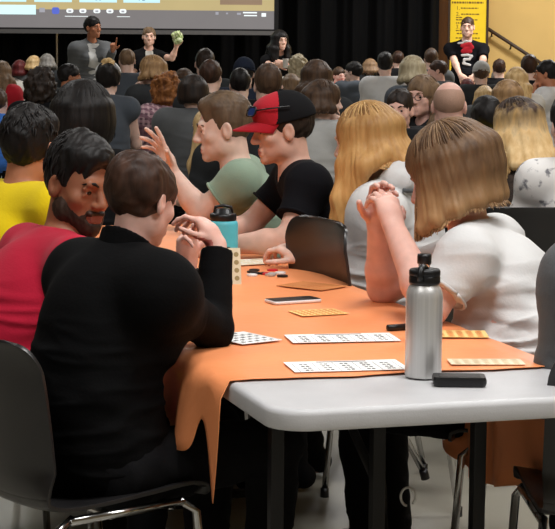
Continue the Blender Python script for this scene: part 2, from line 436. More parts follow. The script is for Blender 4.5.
        F.top = mesh_np(nm, V, Q, [tm] + list(top[2:]), body)
        if kind == 'tee' and hero:
            for q in 'LR':
                Sh, E = A[q][0], A[q][1]; En = Sh.lerp(E, slv); ax = (E - Sh).normalized(); u = ax.orthogonal().normalized(); v = ax.cross(u); rr = ARM_R[0] * armr * (.9 if fem else 1) + .0165
                m = MB(); m.tube([En - ax * .004 + (u * math.cos(a) + v * math.sin(a)) * rr for a in np.linspace(0, 2 * PI, 33)], .0050, 8); m.build('sleeve_hem', tm, F.top, smooth=True)
    if pants:
        T = Solid(); T.ell(P + Vector((0, -.01, -.02)), (.165 * w + .008, .130, .12), .03)
        for q in 'LR':
            hip, kn, an, toe = LG[q]; T.rc(hip, kn, .093, .068, .03); T.rc(kn, an, .066, .052, .02, flat=True)
        T.cut(P + Vector((0, 0, .05)), (0, 0, 1)); V, Q = T.nets(max(h * 1.2, .011)); V = folds(V, Q, .004, int(px), 22)
        mesh_np('trousers', V, Q, PANTS[pants], body)
        if hero:
            for q in 'LR':
                hip, kn, an, toe = LG[q]; T = Solid(); T.rc(an + Vector((0, -.04, -.04)), toe, .042, .037, .02); T.rc(an, an + Vector((0, -.01, .03)), .042, .044, .02)
                T.cut((0, 0, .003), (0, 0, -1)); V, Q = T.nets(.008); mesh_np('shoe', V, Q, M['black_fabric'], body)
    # ---- face details
    if hero or 'eyes' in feat:
        for x in (-1, 1):
            R0 = HM @ Matrix.Rotation(rad(-90), 3, 'X'); prof = []
            r = .0116 * hs
            for k in range(10): a = PI * (k + .4) / 10; prof.append((r * math.sin(a), -r * math.cos(a)))
            m = MB(); m.lathe(prof, hl((x * .032, .0775, .004)), 16, R0, mis=[0] * 7 + [1, 2]); m.build('eye', [M['eye_white'], M[('eye_brown')], M['pupil']], body, smooth=True)
        if 'nobrow' not in feat:
            for x in (-1, 1):
                m = MB(); m.tube([hl((x * .014, .0965, .023)), hl((x * .026, .0965, .030)), hl((x * .040, .088, .030)), hl((x * .052, .074, .023))], [.003 * hs, .0045 * hs, .004 * hs, .0015 * hs], 8); m.build('eyebrow', hair_of(hair)[0], body, smooth=True)
    F.thick = .05 if top[0] == 'hoodie' else .024
    hair_build(F, hair, h)
    return F

def hair_of(hair):
    hm = HAIRM[hair[1]]; return hm if isinstance(hm, list) else [hm]
def strand_path(F, phi, th0, lift, L, fl, n1=7, n2=9, flare=.0, curl=0.0, ph=0.0, coll=None, part=0.0):
    s = F.hs; pts = []; sg = 1 if phi > 0 else -1
    for i in range(n1):
        u = i / (n1 - 1); th = th0 + (rad(94) - th0) * u; e = min(1, th / rad(60)); e = e * e * (3 - 2 * e)
        p_ = sg * max(abs(phi), fl * e)
        rx, ry, rz = .083 + lift, .106 + lift, .094 + lift
        q = Vector((rx * math.sin(th) * math.sin(p_) + part * (1 - u), ry * math.sin(th) * math.cos(p_) - .014, rz * math.cos(th) + .036))
        pts.append(F.H + F.HM @ (q * s))
    last = pts[-1]; out = (pts[-1] - F.H); out.z = 0; out = out.normalized() if out.length > 1e-5 else Vector((0, -1, 0)); tan = Vector((-out.y, out.x, 0))
    for j in range(1, n2 + 1):
        v = j / n2; p = last + Vector((0, 0, -L * v)) + out * (flare * v * L) + tan * (curl * math.sin(v * 7 + ph)) + out * (curl * .6 * math.cos(v * 6 + ph))
        for (a, b, r) in (coll or []):
            ab = b - a; t = max(0, min(1, (p - a).dot(ab) / ab.length_squared)); c = a + ab * t; dv = p - c
            if dv.length < r: p = c + (dv.normalized() if dv.length > 1e-5 else out) * r
        pts.append(p)
    return pts
def colliders(F, t=.022):
    J = F.J; t = getattr(F, 'thick', t)
    return [(J['SL'], J['SR'], .066 + t), (F.P, F.N, .135 + t * .5), (F.N, F.H, .058)] + [(F.A[q][0], F.A[q][1], .052 + t) for q in 'LR']
def hair_build(F, hair, h):
    style = hair[0]; mats = hair_of(hair); o = hair[2] if len(hair) > 2 else {}
    s = F.hs; hl = F.hl; HM = F.HM; hero = h < .0075; hh = min(h, .010) if not hero else .0045
    e = lambda S, c, r, k=.02, sub=False: S.ell(hl(c), tuple(x * s for x in r), k * s, HM, sub)
    seed = int(abs(F.base.x * 911 + F.base.y * 77))
    if style == 'bald':
        S = Solid(); e(S, (0, -.016, .034), (.0765, .0975, .0855)); e(S, (0, .10, .06), (.09, .085, .10), .01, True); e(S, (0, -.005, .125), (.065, .08, .05), .03, True)
        for x in (-1, 1): e(S, (x * .085, .012, -.02), (.03, .032, .042), .01, True)
        S.cut(hl((0, -.08, -.035)), HM @ Vector((0, .35, -1))); V, Q = S.nets(hh); mesh_np('hair', V, Q, mats, F.o); return
    S = Solid(); t = o.get('t', .011); top = o.get('top', 0)
    if style in ('short', 'cap', 'beanie'):
        e(S, (0, -.016, .037 + top * .3), (.0765 + t * .45, .098 + t, .088 + t + top))
        if top: e(S, (0, .022, .085 + top), (.064, .066, .035), .03)
        e(S, (0, .118, -.012), (.072, .052, .082), .012, True)
        e(S, (0, .10, -.07), (.1, .1, .085), .01, True)
        if o.get('fh'): e(S, (0, .118, .012 + o['fh']), (.070, .055, .075), .008, True); [e(S, (x_ * .092, .072, .008), (.050, .046, .062), .010, True) for x_ in (-1, 1)]
        for x in (-1, 1): e(S, (x * .092, .004, -.022), (.026, .030, .045), .008, True); e(S, (x * .09, .06, -.03), (.045, .046, .062), .01, True)
        S.cut(hl((0, -.08, -.058)), HM @ Vector((0, .55, -1)))
        V, Q = S.nets(hh); N_ = normals_of(V, Q)
        amp = o.get('amp', .0035); V = V + N_ * wobble(V, o.get('fr', 70), amp, seed, (1, 1, .6))[:, None]
        ho = mesh_np('hair', V, Q, mats, F.o)
        n = o.get('n', 0)
        if n: tufts(F, n, mats, o)
    elif style == 'updo':
        e(S, (0, -.016, .037), (.076 + t, .098 + t, .088 + t)); e(S, (0, -.055, .055), (.066, .068, .066), .03)
        e(S, (0, .118, -.012), (.072, .052, .082), .012, True); e(S, (0, .10, -.07), (.1, .1, .085), .01, True)
        for x in (-1, 1): e(S, (x * .092, .006, -.02), (.026, .030, .042), .008, True); e(S, (x * .09, .06, -.03), (.045, .046, .062), .01, True)
        S.cut(hl((0, -.08, -.092)), HM @ Vector((0, .55, -1)))
        V, Q = S.nets(hh); N_ = normals_of(V, Q); V = V + N_ * wobble(V, 42, .006, seed, (1, 1, .7))[:, None]
        mesh_np('hair', V, Q, mats, F.o)
    elif style == 'curly':
        R_ = o.get('r', .03); e(S, (0, -.03, .03), (.076 + R_, .098 + R_, .090 + R_)); e(S, (0, -.05, -.05), (.08 + R_, .07 + R_, .09), .04)
        e(S, (0, .12, -.02), (.07, .06, .085), .012, True)
        V, Q = S.nets(hh); N_ = normals_of(V, Q); V = V + N_ * (wobble(V, 55, .014, seed)[:, None]); mesh_np('hair', V, Q, mats, F.o)
        if o.get('drop'):
            pass
    elif style in ('long', 'bob'):
        L = o.get('L', .34 if style == 'long' else .12); fl = rad(o.get('fl', 62)); co = colliders(F) if not o.get('nocoll') else colliders(F)[:3]; vol = o.get('vol', 0)
        e(S, (0, -.016, .037), (.086 + t * .5 + vol, .108 + t * .5 + vol, .098 + t * .5 + vol)); e(S, (0, .115, -.03), (.068, .05, .088), .012, True)
        e(S, (0, .125, -.09), (.09, .085, .09), .01, True)
        for k in range(11):
            ph = fl + rad(14) + (2 * PI - 2 * fl - rad(28)) * k / 10; ph = ph if ph <= PI else ph - 2 * PI
            p = strand_path(F, ph, rad(20), -.014 + vol, L * (.92 if hero else .99) * (o['lfn'](ph) if 'lfn' in o else 1), fl, coll=co, flare=o.get('flare', 0) + (o['ffn'](ph) if 'ffn' in o else 0))
            for a, b in ((5, 8), (8, 11), (11, 15)): S.rc(p[a], p[b], .030 * s, .026 * s, .03)
        V, Q = S.nets(hh); N_ = normals_of(V, Q); c = (V - np.array(F.H)) @ np.array(HM)
        az = np.arctan2(c[:, 0], c[:, 1]); g = np.sin(az * 31 + 2 * np.sin(az * 7 + c[:, 2] * 9)) * .6 + np.sin(az * 57 + 1.3 + 2 * np.sin(c[:, 2] * 14)) * .4
        V = V + N_ * (g * .0016)[:, None]
        ho = mesh_np('hair', V, Q, mats, F.o)
        n = o.get('n', 900 if hero else 220)
        vs, fs, ms = [], [], []; r = random.Random(seed); wd = .0036 if hero else .007
        for i in range(n):
            ph = r.uniform(-PI, PI); p = strand_path(F, ph, rad(r.uniform(2, 40)), r.uniform(.003, .0082) + vol, L * r.uniform(.80, 1.06) * (o['lfn'](ph) if 'lfn' in o else 1), fl * r.uniform(.94, 1.1), flare=o.get('flare', 0) + r.uniform(-.05, .05) + (o['ffn'](ph) if 'ffn' in o else 0), curl=o.get('curl', .006) * r.uniform(.3, 1.2), ph=r.uniform(0, 6), coll=co, part=r.uniform(-.01, .01))
            m = MB(); mm = len(p); m.tube(p, [wd * s * (.6 + .6 * math.sin(PI * min(1, (k + 1) / mm * .8))) * (1 - .75 * (k / (mm - 1)) ** 3) for k in range(mm)], 4, cap=False, flat=.5)
            b = len(vs); vs += m.v; fs += [tuple(x + b for x in f) for f in m.f]; ms += [r.choice(range(len(mats)))] * len(m.f)
        mesh_np('hair_strands', vs, fs, mats, ho, slots=ms)
def tufts(F, n, mats, o):
    """short locks lying over the cut"""
    r = random.Random(int(n + F.H.x * 100)); vs, fs, ms = [], [], []; s = F.hs; L = o.get('tl', .03)
    for i in range(n):
        ph = r.uniform(-PI, PI); th = rad(r.uniform(2, 80 if abs(ph) > 1.15 else (48 if not o.get('fh') else 24))); t = o.get('t', .011)
        rx, ry, rz = .0765 + t * .45, .098 + t, .088 + t + o.get('top', 0)
        f = lambda th, ph, l: F.H + F.HM @ (Vector(((rx + l) * math.sin(th) * math.sin(ph), (ry + l) * math.sin(th) * math.cos(ph) - .016, (rz + l) * math.cos(th) + .037)) * s)
        d1 = r.uniform(-.25, .25); dt = L / .095
        p = [f(th, ph, -.002), f(th + dt * .5, ph + d1 * .5, .004), f(th + dt, ph + d1, .003)]
        m = MB(); m.tube(p, [.0035 * s, .004 * s, .001], 4, cap=False, flat=.6); b = len(vs); vs += m.v; fs += [tuple(x + b for x in q) for q in m.f]; ms += [r.choice(range(len(mats)))] * len(m.f)
    mesh_np('hair_tufts', vs, fs, mats, F.o, slots=ms)
def beanie(F, m, h=.009):
    S = Solid(); s = F.hs; S.ell(F.hl((0, -.018, .046)), (.092 * s, .113 * s, .104 * s), .02, F.HM); S.cut(F.hl((0, 0, .025)), F.HM @ Vector((0, -.25, -1)))
    V, Q = S.nets(h); c = (V - np.array(F.H)) @ np.array(F.HM); az = np.arctan2(c[:, 0], c[:, 1]); V = V + normals_of(V, Q) * (.002 * np.sin(az * 40))[:, None]
    b = mesh_np('beanie', V, Q, m, F.o); T = Solid()
    T.ell(F.hl((0, -.016, .03)), (.096 * s, .116 * s, .06 * s), .01, F.HM); T.cut(F.hl((0, 0, .052)), F.HM @ Vector((0, .25, 1))); T.cut(F.hl((0, 0, .012)), F.HM @ Vector((0, -.25, -1)))
    V, Q = T.nets(h); mesh_np('brim', V, Q, m, b); return b
def glasses(F, m):
    s = F.hs; g = MB()
    for x in (-1, 1):
        P = [F.hl((x * .032 + .022 * math.cos(a), .112, .002 + .017 * math.sin(a))) for a in np.linspace(0, 2 * PI, 17)]
        g.tube(P, .0022 * s, 6); g.tube([F.hl((x * .054, .110, .006)), F.hl((x * .078, .06, .006)), F.hl((x * .082, -.01, .004))], .002 * s, 6)
    g.tube([F.hl((-.011, .113, .004)), F.hl((.011, .113, .004))], .002 * s, 6); return g.build('glasses', m, F.o, smooth=True)
def scarf(F, m):
    S = Solid(); n = F.N
    for k in range(12):
        a = 2 * PI * k / 12; b = 2 * PI * (k + 1) / 12; f = lambda a: n + Vector((.085 * math.cos(a), .01 + .085 * math.sin(a), .03 + .012 * math.sin(3 * a)))
        S.rc(f(a), f(b), .045, .045, .03)
    V, Q = S.nets(.009); V = folds(V, Q, .008, 5, 40); mesh_np('scarf', V, Q, m, F.o)
# ------------------------------------------------------------------ palettes
M = {}
def setm(k, *a, **kw): M[k] = mat(k, *a, **kw)
setm('black_fabric', (16, 16, 18), .9, bump=.2, bscale=250, spec=.15)
setm('black_plastic', (20, 20, 22), .35, bump=.05, bscale=500)
setm('chair_plastic', (30, 29, 30), .32, bump=.05, bscale=600, spec=.5)
setm('chrome', (190, 190, 190), .18, metal=1.0)
setm('dark_metal', (22, 22, 24), .45, metal=.3)
setm('steel', (206, 205, 203), .40, .12, 3, metal=.6, stretch=(40, 40, .6))
setm('table_top', (188, 188, 190), .42, .03, 12, bump=.10, bscale=320, spec=.35)
setm('orange_cloth', (246, 154, 100), .42, .04, 4, bump=.15, bscale=30, spec=.35)
setm('paper', (240, 240, 238), .7, .02); setm('ink', (62, 62, 66), .7); setm('yellow_card', (240, 205, 130), .6, .04); setm('beige_card', (228, 212, 182), .6, .05)
setm('orange_dot', (214, 120, 50), .6); setm('red', (196, 30, 44), .6); setm('white_plastic', (225, 225, 225), .4); setm('teal', (88, 190, 205), .45)
setm('eye_white', (225, 218, 212), .25, .03); setm('eye_brown', (70, 44, 28), .2); setm('pupil', (8, 8, 8), .15)
setm('gold', (200, 150, 80), .5); setm('glass_clear', (215, 220, 222), .08, .02)
M['glass_clear'].node_tree.nodes['Principled BSDF'].inputs['Transmission Weight'].default_value = .85
SKINS = {}
for k, c, l in (('fair', (222, 186, 170), (192, 128, 120)), ('pale', (232, 188, 168), (204, 128, 118)), ('pink', (222, 176, 162), (196, 112, 104)), ('tan', (176, 116, 86), (146, 84, 70)), ('brown', (148, 94, 68), (126, 72, 62)), ('ruddy', (212, 168, 150), (184, 104, 94))):
    SKINS[k] = skin_mat('skin_' + k, c); SKINS[k + '_lip'] = skin_mat('lip_' + k, l)
HAIRM = {
 'black': hair_mat('hair_black', (14, 12, 12), (30, 26, 25)), 'dark': hair_mat('hair_dark', (26, 20, 17), (50, 38, 31)),
 'brown': hair_mat('hair_brown', (52, 38, 29), (86, 64, 48)), 'deepbrown': hair_mat('hair_deepbrown', (40, 26, 20), (70, 46, 34)),
 'lightbrown': [hair_mat('hair_lightbrown', (96, 76, 58), (136, 110, 84))], 'sandy': hair_mat('hair_sandy', (118, 92, 68), (150, 120, 90)),
 'auburn': hair_mat('hair_auburn', (96, 56, 28), (160, 104, 58)), 'maroon': hair_mat('hair_maroon', (70, 22, 24), (104, 38, 38)),
 'greyblond': hair_mat('hair_greyblond', (150, 136, 108), (192, 180, 152)), 'grey': hair_mat('hair_grey', (100, 96, 92), (146, 142, 136)),
 'blond': [hair_mat('hair_blond', (178, 142, 92), (222, 192, 142)), hair_mat('hair_blond_light', (206, 176, 126), (236, 212, 168)), hair_mat('hair_blond_dark', (138, 104, 66), (176, 138, 90))],
 'darkblond': [hair_mat('hair_darkblond', (128, 98, 66), (168, 134, 94)), hair_mat('hair_darkblond_dark', (92, 68, 46), (128, 98, 66))],
 'goldblond': [ombre_mat('hair_gold_a', (120, 88, 50), (176, 136, 84), (196, 142, 82), (228, 180, 116), .95, 1.28), ombre_mat('hair_gold_b', (92, 66, 38), (140, 104, 62), (186, 132, 74), (208, 156, 96), .95, 1.28), ombre_mat('hair_gold_c', (164, 126, 76), (204, 166, 110), (222, 178, 120), (238, 204, 150), .95, 1.28)],
 'bobbrown': [ombre_mat('hair_bob_a', (84, 62, 44), (116, 88, 62), (158, 120, 80), (196, 156, 110), .98, 1.14), ombre_mat('hair_bob_b', (66, 48, 34), (92, 68, 48), (130, 96, 64), (160, 122, 84), .98, 1.14), ombre_mat('hair_bob_c', (108, 84, 60), (138, 110, 80), (186, 148, 104), (214, 180, 134), .98, 1.14)],
 'ombre': [ombre_mat('hair_ombre_a', (40, 30, 26), (70, 52, 42), (202, 164, 108), (230, 200, 150), 1.10, 1.22), ombre_mat('hair_ombre_b', (32, 24, 21), (54, 40, 33), (180, 140, 88), (206, 170, 116), 1.10, 1.22)],
 'flattop': hair_mat('hair_flattop', (74, 58, 45), (104, 84, 64)), 'stubble': mat('hair_stubble', (168, 134, 116), .7, .1, 200), 'beard': hair_mat('beard_dark', (36, 25, 20), (62, 45, 36)),
}
PANTS = {'black': cloth_mat('pants_black', (20, 20, 22)), 'denim': cloth_mat('pants_denim', (44, 56, 78)), 'grey': cloth_mat('pants_grey', (66, 66, 68))}
TOPS = {}
def top(k, c, c2=None, scale=5):
    if k not in TOPS: TOPS[k] = cloth_mat('cloth_' + k, c, c2=c2, scale=scale)
    return TOPS[k]
for k, c in (('black', (24, 24, 26)), ('sweater', (9, 9, 10)), ('crimson', (176, 20, 50)), ('yellow', (236, 206, 20)), ('sage', (138, 158, 138)), ('tee', (20, 20, 24)), ('white', (208, 208, 208)), ('offwhite', (200, 196, 188)), ('grey', (84, 86, 88)), ('lightgrey', (172, 172, 170)), ('charcoal', (48, 50, 52)), ('navy', (34, 40, 54)), ('slate', (70, 76, 84)), ('red', (176, 30, 44)), ('blue', (58, 110, 190)), ('maroon', (104, 32, 48)), ('brownfur', (60, 50, 46)), ('whitefloral', (220, 218, 214))): top(k, c)
def pattern_mat(name, base, cols, scale):
    m = cloth_mat(name, base); nt = m.node_tree; N = nt.nodes; L = nt.links; b = N['Principled BSDF']; tc = [n for n in N if n.type == 'TEX_COORD'][0]
    prev = None
    for i, (ax, c) in enumerate(cols):
        w = N.new('ShaderNodeTexWave'); w.wave_type = 'BANDS'; w.bands_direction = ax; w.inputs['Scale'].default_value = scale; w.inputs['Distortion'].default_value = .6
        L.new(tc.outputs['Object'], w.inputs['Vector']); r = N.new('ShaderNodeValToRGB'); r.color_ramp.interpolation = 'CONSTANT'; r.color_ramp.elements[1].position = .62
        r.color_ramp.elements[0].color = (0, 0, 0, 1); r.color_ramp.elements[1].color = (.75, .75, .75, 1); L.new(w.outputs['Fac'], r.inputs['Fac'])
        mx = N.new('ShaderNodeMixRGB'); L.new(r.outputs['Color'], mx.inputs['Fac']); mx.inputs['Color2'].default_value = lin(c)
        if prev is None: mx.inputs['Color1'].default_value = lin(base)
        else: L.new(prev.outputs[0], mx.inputs['Color1'])
        prev = mx
    L.new(prev.outputs[0], b.inputs['Base Color']); return m
TOPS['plaid'] = pattern_mat('cloth_plaid', (176, 140, 148), [('Z', (70, 52, 66)), ('X', (206, 176, 180)), ('DIAGONAL', (120, 84, 100))], 9)
TOPS['floral'] = mat('cloth_floral', (226, 224, 222), .85, c2=(120, 120, 126), scale=26)
_r = [n for n in TOPS['floral'].node_tree.nodes if n.type == 'VALTORGB'][0]; _r.color_ramp.elements[0].position = .56; _r.color_ramp.elements[1].position = .66
TOPS['furvest'] = mat('cloth_fur', (40, 33, 30), .95, c2=(84, 70, 62), scale=30, bump=.8, bscale=60)

# ------------------------------------------------------------------ the hall
def struct(name, mb, m, **kw):
    o = mb.build(name, m, **kw); o['kind'] = 'structure'; return o
setm('floor_vinyl', (150, 146, 134), .28, .07, 3, spec=.4)
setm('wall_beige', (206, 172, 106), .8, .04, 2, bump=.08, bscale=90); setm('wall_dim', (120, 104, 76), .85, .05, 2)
setm('ceiling_paint', (150, 148, 142), .9, .04); setm('wood_door', (150, 104, 60), .5, .12, 4, stretch=(14, 14, 1))
setm('curtain_black', (10, 10, 11), .95, .2, 4, stretch=(6, 1, .3), spec=.1)
YB = 27.2
struct('floor', MB().box((0, 12.1, -.05), (9.2, 15.5, .05)), M['floor_vinyl'])
struct('wall_back', MB().box((0, YB + .1, 2.7), (9.2, .1, 2.7)), M['wall_beige'])
struct('wall_left', MB().box((-9.1, 12.0, 2.7), (.1, 15.2, 2.7)), M['wall_dim'])
struct('wall_right', MB().box((9.1, 12.0, 2.7), (.1, 15.2, 2.7)), M['wall_beige'])
struct('wall_front', MB().box((0, -3.3, 2.7), (9.2, .1, 2.7)), M['wall_dim'])
struct('ceiling', MB().box((0, 12.1, 5.45), (9.2, 15.5, .05)), M['ceiling_paint'])
struct('baseboard_back', MB().box((5.4, YB - .012, .06), (3.6, .012, .06)), M['dark_metal'])
# brown door casing beside the curtain
tr = MB().box((at(443.5, 20, YB).x, YB - .03, 1.3), (.10, .03, 1.3)); struct('trim_door', tr, M['wood_door'])
# stage curtain: a long pleated black drape
xr = at(439, 20, 26.7).x; nx = 900; V, Q = [], []
for i in range(nx + 1):
    x = -8.9 + (xr + 8.9) * i / nx; y = 26.65 + .07 * math.sin(x * 17 + .8 * math.sin(x * 3.1)) + .02 * math.sin(x * 41)
    for z, dy in ((.02, 0), (1.5, .0), (3.2, .01), (5.3, .02)): V.append((x, y + dy, z))
for i in range(nx):
    for k in range(3): a = i * 4 + k; Q.append((a, a + 4, a + 5, a + 1))
cu = mesh_np('stage_curtain', V, Q, M['curtain_black']); sm_ = cu.modifiers.new('solid', 'SOLIDIFY'); sm_.thickness = .006
tag(cu, 'black pleated stage curtain hanging across the back of the hall', 'curtain')

# projection screen: lit picture, grey bar under it, black frame
YS = 26.0
xs1 = at(274, 30, YS).x; zb = at(200, 30, YS).z; xs0 = -7.6; zt = 4.7
def text_mesh(txt, size, m, parent, loc, align='CENTER'):
    c = bpy.data.curves.new('lettering_curve', 'FONT'); c.body = txt; c.size = size; c.align_x = align; c.align_y = 'CENTER'; c.extrude = .0005
    t = bpy.data.objects.new('lettering_curve', c); COL.objects.link(t); dg = bpy.context.evaluated_depsgraph_get(); me = bpy.data.meshes.new_from_object(t.evaluated_get(dg)); bpy.data.objects.remove(t)
    me.materials.clear(); me.materials.append(m); o = bpy.data.objects.new('lettering', me); COL.objects.link(o); o.parent = parent; o.location = loc; o.rotation_euler = (rad(90), 0, 0); return o
scr = empty('projection_screen', ((xs0 + xs1) / 2, YS, zb)); tag(scr, 'large projection screen showing a computer desktop in front of the black curtain', 'screen')
def sx(px): return at(px, 20, YS).x - scr.location.x
def sz(py): return at(200, py, YS).z - zb
EM = {}
def emat(k, c, s=1.0):
    m = bpy.data.materials.new(k); m.use_nodes = True; nt = m.node_tree; b = nt.nodes['Principled BSDF']; b.inputs['Base Color'].default_value = (.02, .02, .02, 1)
    tc = nt.nodes.new('ShaderNodeTexCoord'); nz = nt.nodes.new('ShaderNodeTexNoise'); nz.inputs['Scale'].default_value = 2.5; nt.links.new(tc.outputs['Object'], nz.inputs['Vector'])
    mr = nt.nodes.new('ShaderNodeMapRange'); mr.inputs['To Min'].default_value = s * .93; mr.inputs['To Max'].default_value = s * 1.07; nt.links.new(nz.outputs['Fac'], mr.inputs['Value'])
    b.inputs['Emission Color'].default_value = lin(c); nt.links.new(mr.outputs[0], b.inputs['Emission Strength']); EM[k] = m; return m
for k, c in (('screen_taskbar', (112, 108, 108)), ('screen_tan', (178, 160, 112)), ('screen_blue', (190, 228, 236)), ('screen_white', (232, 240, 240)), ('screen_ink', (92, 128, 150)), ('screen_icon_blue', (78, 96, 190)), ('screen_search', (206, 240, 240)), ('screen_brown', (134, 110, 88)), ('screen_icon_grey', (150, 150, 158))): emat(k, c)
hw = (xs1 - xs0) / 2
MB().box((0, .03, (zt - zb) / 2), (hw + .02, .02, (zt - zb) / 2)).build('backing', M['black_plastic'], scr)
MB().box((0, 0, (zt - zb) / 2 + sz(10.5) / 2), (hw, .008, (zt - zb) / 2 - sz(10.5) / 2)).build('desktop', EM['screen_tan'], scr)
MB().box((0, 0, sz(10.5) / 2), (hw, .009, sz(10.5) / 2)).build('taskbar', EM['screen_taskbar'], scr)
setm('screen_border', (96, 94, 94), .7, .03); setm('screen_case', (40, 40, 42), .6)
MB().box((0, -.004, -.035), (hw + .03, .03, .028)).build('bottom_bar', M['screen_border'], scr)
MB().box((0, -.006, .004), (hw + .02, .022, .012)).build('bottom_seam', M['black_plastic'], scr)
for x in (-1, 1): MB().box((x * (hw + .03), -.002, (zt - zb) / 2 - .03), (.03, .02, (zt - zb) / 2 + .03)).build('side_bar', M['black_plastic'], scr)
MB().box((0, -.002, zt - zb + .05), (hw + .06, .05, .06)).build('case', M['screen_case'], scr)
def sbox(name, x0, y0, x1, y1, m, dy=.010, parent=None):
    a, b = sx(x0), sx(x1); c, d = sz(y1), sz(y0); o = MB().box(((a + b) / 2, -dy, (c + d) / 2), ((b - a) / 2, .0025, (d - c) / 2)).build(name, m, scr); return o
def stext(txt, px, py, size, m, dy=.0135):
    return text_mesh(txt, size, m, scr, (sx(px), -dy, sz(py)))
cellw, gap = 37.5, 8
for r_ in range(4):
    y1 = 3.2 - r_ * 34
    for (a, b, t) in ((-300, -262, ''), (-256, -218, ''), (-211, -173, ''), (-166, -128, ''), (-121, -83, ''), (-76, -38, ''), (-32, 26.5, ''), (34.5, 72, '63'), (79.5, 117, '66'), (123.5, 160, '72'), (166, 202, '')):
        if r_ and b > 165: continue
        if b > 165: continue
        sbox('number_cell', a, y1 - 26, b, y1, EM['screen_blue'])
        if t and r_ == 0: stext(t, (a + b) / 2, -1.0, .10, EM['screen_ink'])
sbox('dark_panel', 220, -22, 262, 4.5, EM['screen_brown'])
sbox('search_box', -34, 6.2, 36, 15.8, EM['screen_search'])
sbox('icon', 39.5, 9, 45, 13.5, EM['screen_icon_grey']); 
for (x, k) in ((55.8, 'screen_icon_blue'), (70, 'screen_white'), (83, 'screen_white'), (97, 'screen_white'), (110, 'screen_white'), (123, 'screen_white')):
    m = MB(); P = rrect(.095 if x > 60 else .10, .058 if x > 60 else .09, .027); m.add([(p[0], -.0012, p[1]) for p in P] + [(p[0], .0012, p[1]) for p in P], [tuple(range(len(P))), tuple(range(2 * len(P) - 1, len(P) - 1, -1))] + [(i, i + len(P), (i + 1) % len(P) + len(P), (i + 1) % len(P)) for i in range(len(P))])
    o = m.build('icon', EM[k], scr); o.location = (sx(x), -.0115, sz(11.8))
    if x > 60: sbox('icon_mark', x - 1.5, 11.2, x + 1.5, 13, EM['screen_icon_grey'], dy=.0135)
sbox('icon_underline', 65, 17, 88, 17.6, EM['screen_white'], dy=.0105); sbox('icon_underline', 117, 17, 130, 17.6, EM['screen_white'], dy=.0105)
for (a, b, c, d) in ((215.5, 11.8, 218.5, 14.6), (226, 12.5, 228, 14), (237, 12.5, 241, 14.5), (243, 11.6, 257, 13.0), (244, 14.6, 257, 15.8), (261.5, 12.6, 266, 16.2)): sbox('tray_icon', a, b, c, d, EM['screen_icon_grey'] if a < 240 else EM['screen_white'])
# thin stand in front of the dark skirting under the screen
p0 = at(55.2, 62, 25.8); 
for lx in (p0.x, -6.6):
    m = MB(); q = Vector((lx - scr.location.x, 0, -zb)); m.tube([q + Vector((0, 0, .02)), q + Vector((0, 0, zb - .05))], .018, 10); m.box(q + Vector((0, 0, .012)), (.05, .35, .012)); m.build('leg', M['chrome'], scr)

# yellow notice banner and handrail on the back wall
YN = 26.9
b0, b1 = at(449.5, 20, YN).x, at(487, 20, YN).x; bz0 = at(468, 60, YN).z - .5; bz1 = 2.25
bn = empty('notice_banner', ((b0 + b1) / 2, YN, bz0)); tag(bn, 'tall yellow notice banner with dark border behind the standing man', 'banner')
setm('banner_yellow', (240, 204, 34), .5, .03); setm('banner_frame', (58, 40, 26), .5); setm('banner_ink', (120, 90, 24), .6)
wB, hB = (b1 - b0) / 2, (bz1 - bz0) / 2
f_ = MB()
for x in (-1, 1): f_.box((x * (wB + .005), -.004, hB), (.016, .02, hB + .02))
f_.box((0, -.004, 2 * hB + .01), (wB + .02, .02, .016)); f_.box((0, -.004, 0), (wB + .02, .02, .016)); f_.build('border', M['banner_frame'], bn)
for x in (-1, 1): MB().box((x * wB * .7, 0, -(bz0) / 2), (.012, .012, bz0 / 2)).build('leg', M['banner_frame'], bn); MB().box((x * wB * .7, 0, -bz0 + .012), (.03, .18, .012)).build('foot', M['banner_frame'], bn)
for a in (0.5, 1.5): pass
ZN = lambda py: at(468, py, YN).z - bz0
XN = lambda px: at(px, 20, YN).x - bn.location.x
ln = MB(); ln.box((0, 0, hB), (wB, .012, hB))
rr_ = random.Random(3)
for (y, xa, xb, hgt) in ((2.6, 451.5, 483, 2.0), (8.2, 460.5, 478, 1.3), (14.2, 461, 479.5, 1.4), (17.5, 456, 462, 1.1), (19.8, 456, 478, 1.2), (23, 456, 462, 1.2), (30.5, 456, 462, 1.2), (33.5, 457, 478, 1.2), (38, 456, 480, 1.2), (44, 456, 480, 1.2), (50, 456, 480, 1.2)):
    x = xa
    while x < xb:
        w_ = rr_.uniform(1.0, 3.0); e = min(x + w_, xb); a, b = XN(x), XN(e); ln.box(((a + b) / 2, -.0135, ZN(y)), ((b - a) / 2, .0012, hgt * .0065), mi=1); x = e + .7
ln.build('panel', [M['banner_yellow'], M['banner_ink']], bn)
for t, y in (('1.', 8.2), ('2.', 14.2), ('3.', 27)):
    text_mesh(t, .075, M['banner_ink'], bn, (XN(455.8), -.0135, ZN(y)), 'LEFT')
hr = MB(); A_, B_ = at(486, 27.5, YB - .12), at(536, 60, YB - .12); dr = (B_ - A_).normalized()
hrl = empty('handrail', A_); tag(hrl, 'dark wooden handrail sloping down along the beige wall', 'handrail')
MB().tube([-dr * .6, (B_ - A_) + dr * 1.2], .026, 10).build('rail', M['banner_frame'], hrl, smooth=True)
for t in (.12, .5, .9):
    p = (B_ - A_) * t; MB().tube([p, p + Vector((0, .03, -.07)), p + Vector((0, .115, -.07))], .011, 8).build('bracket', M['dark_metal'], hrl, smooth=True)

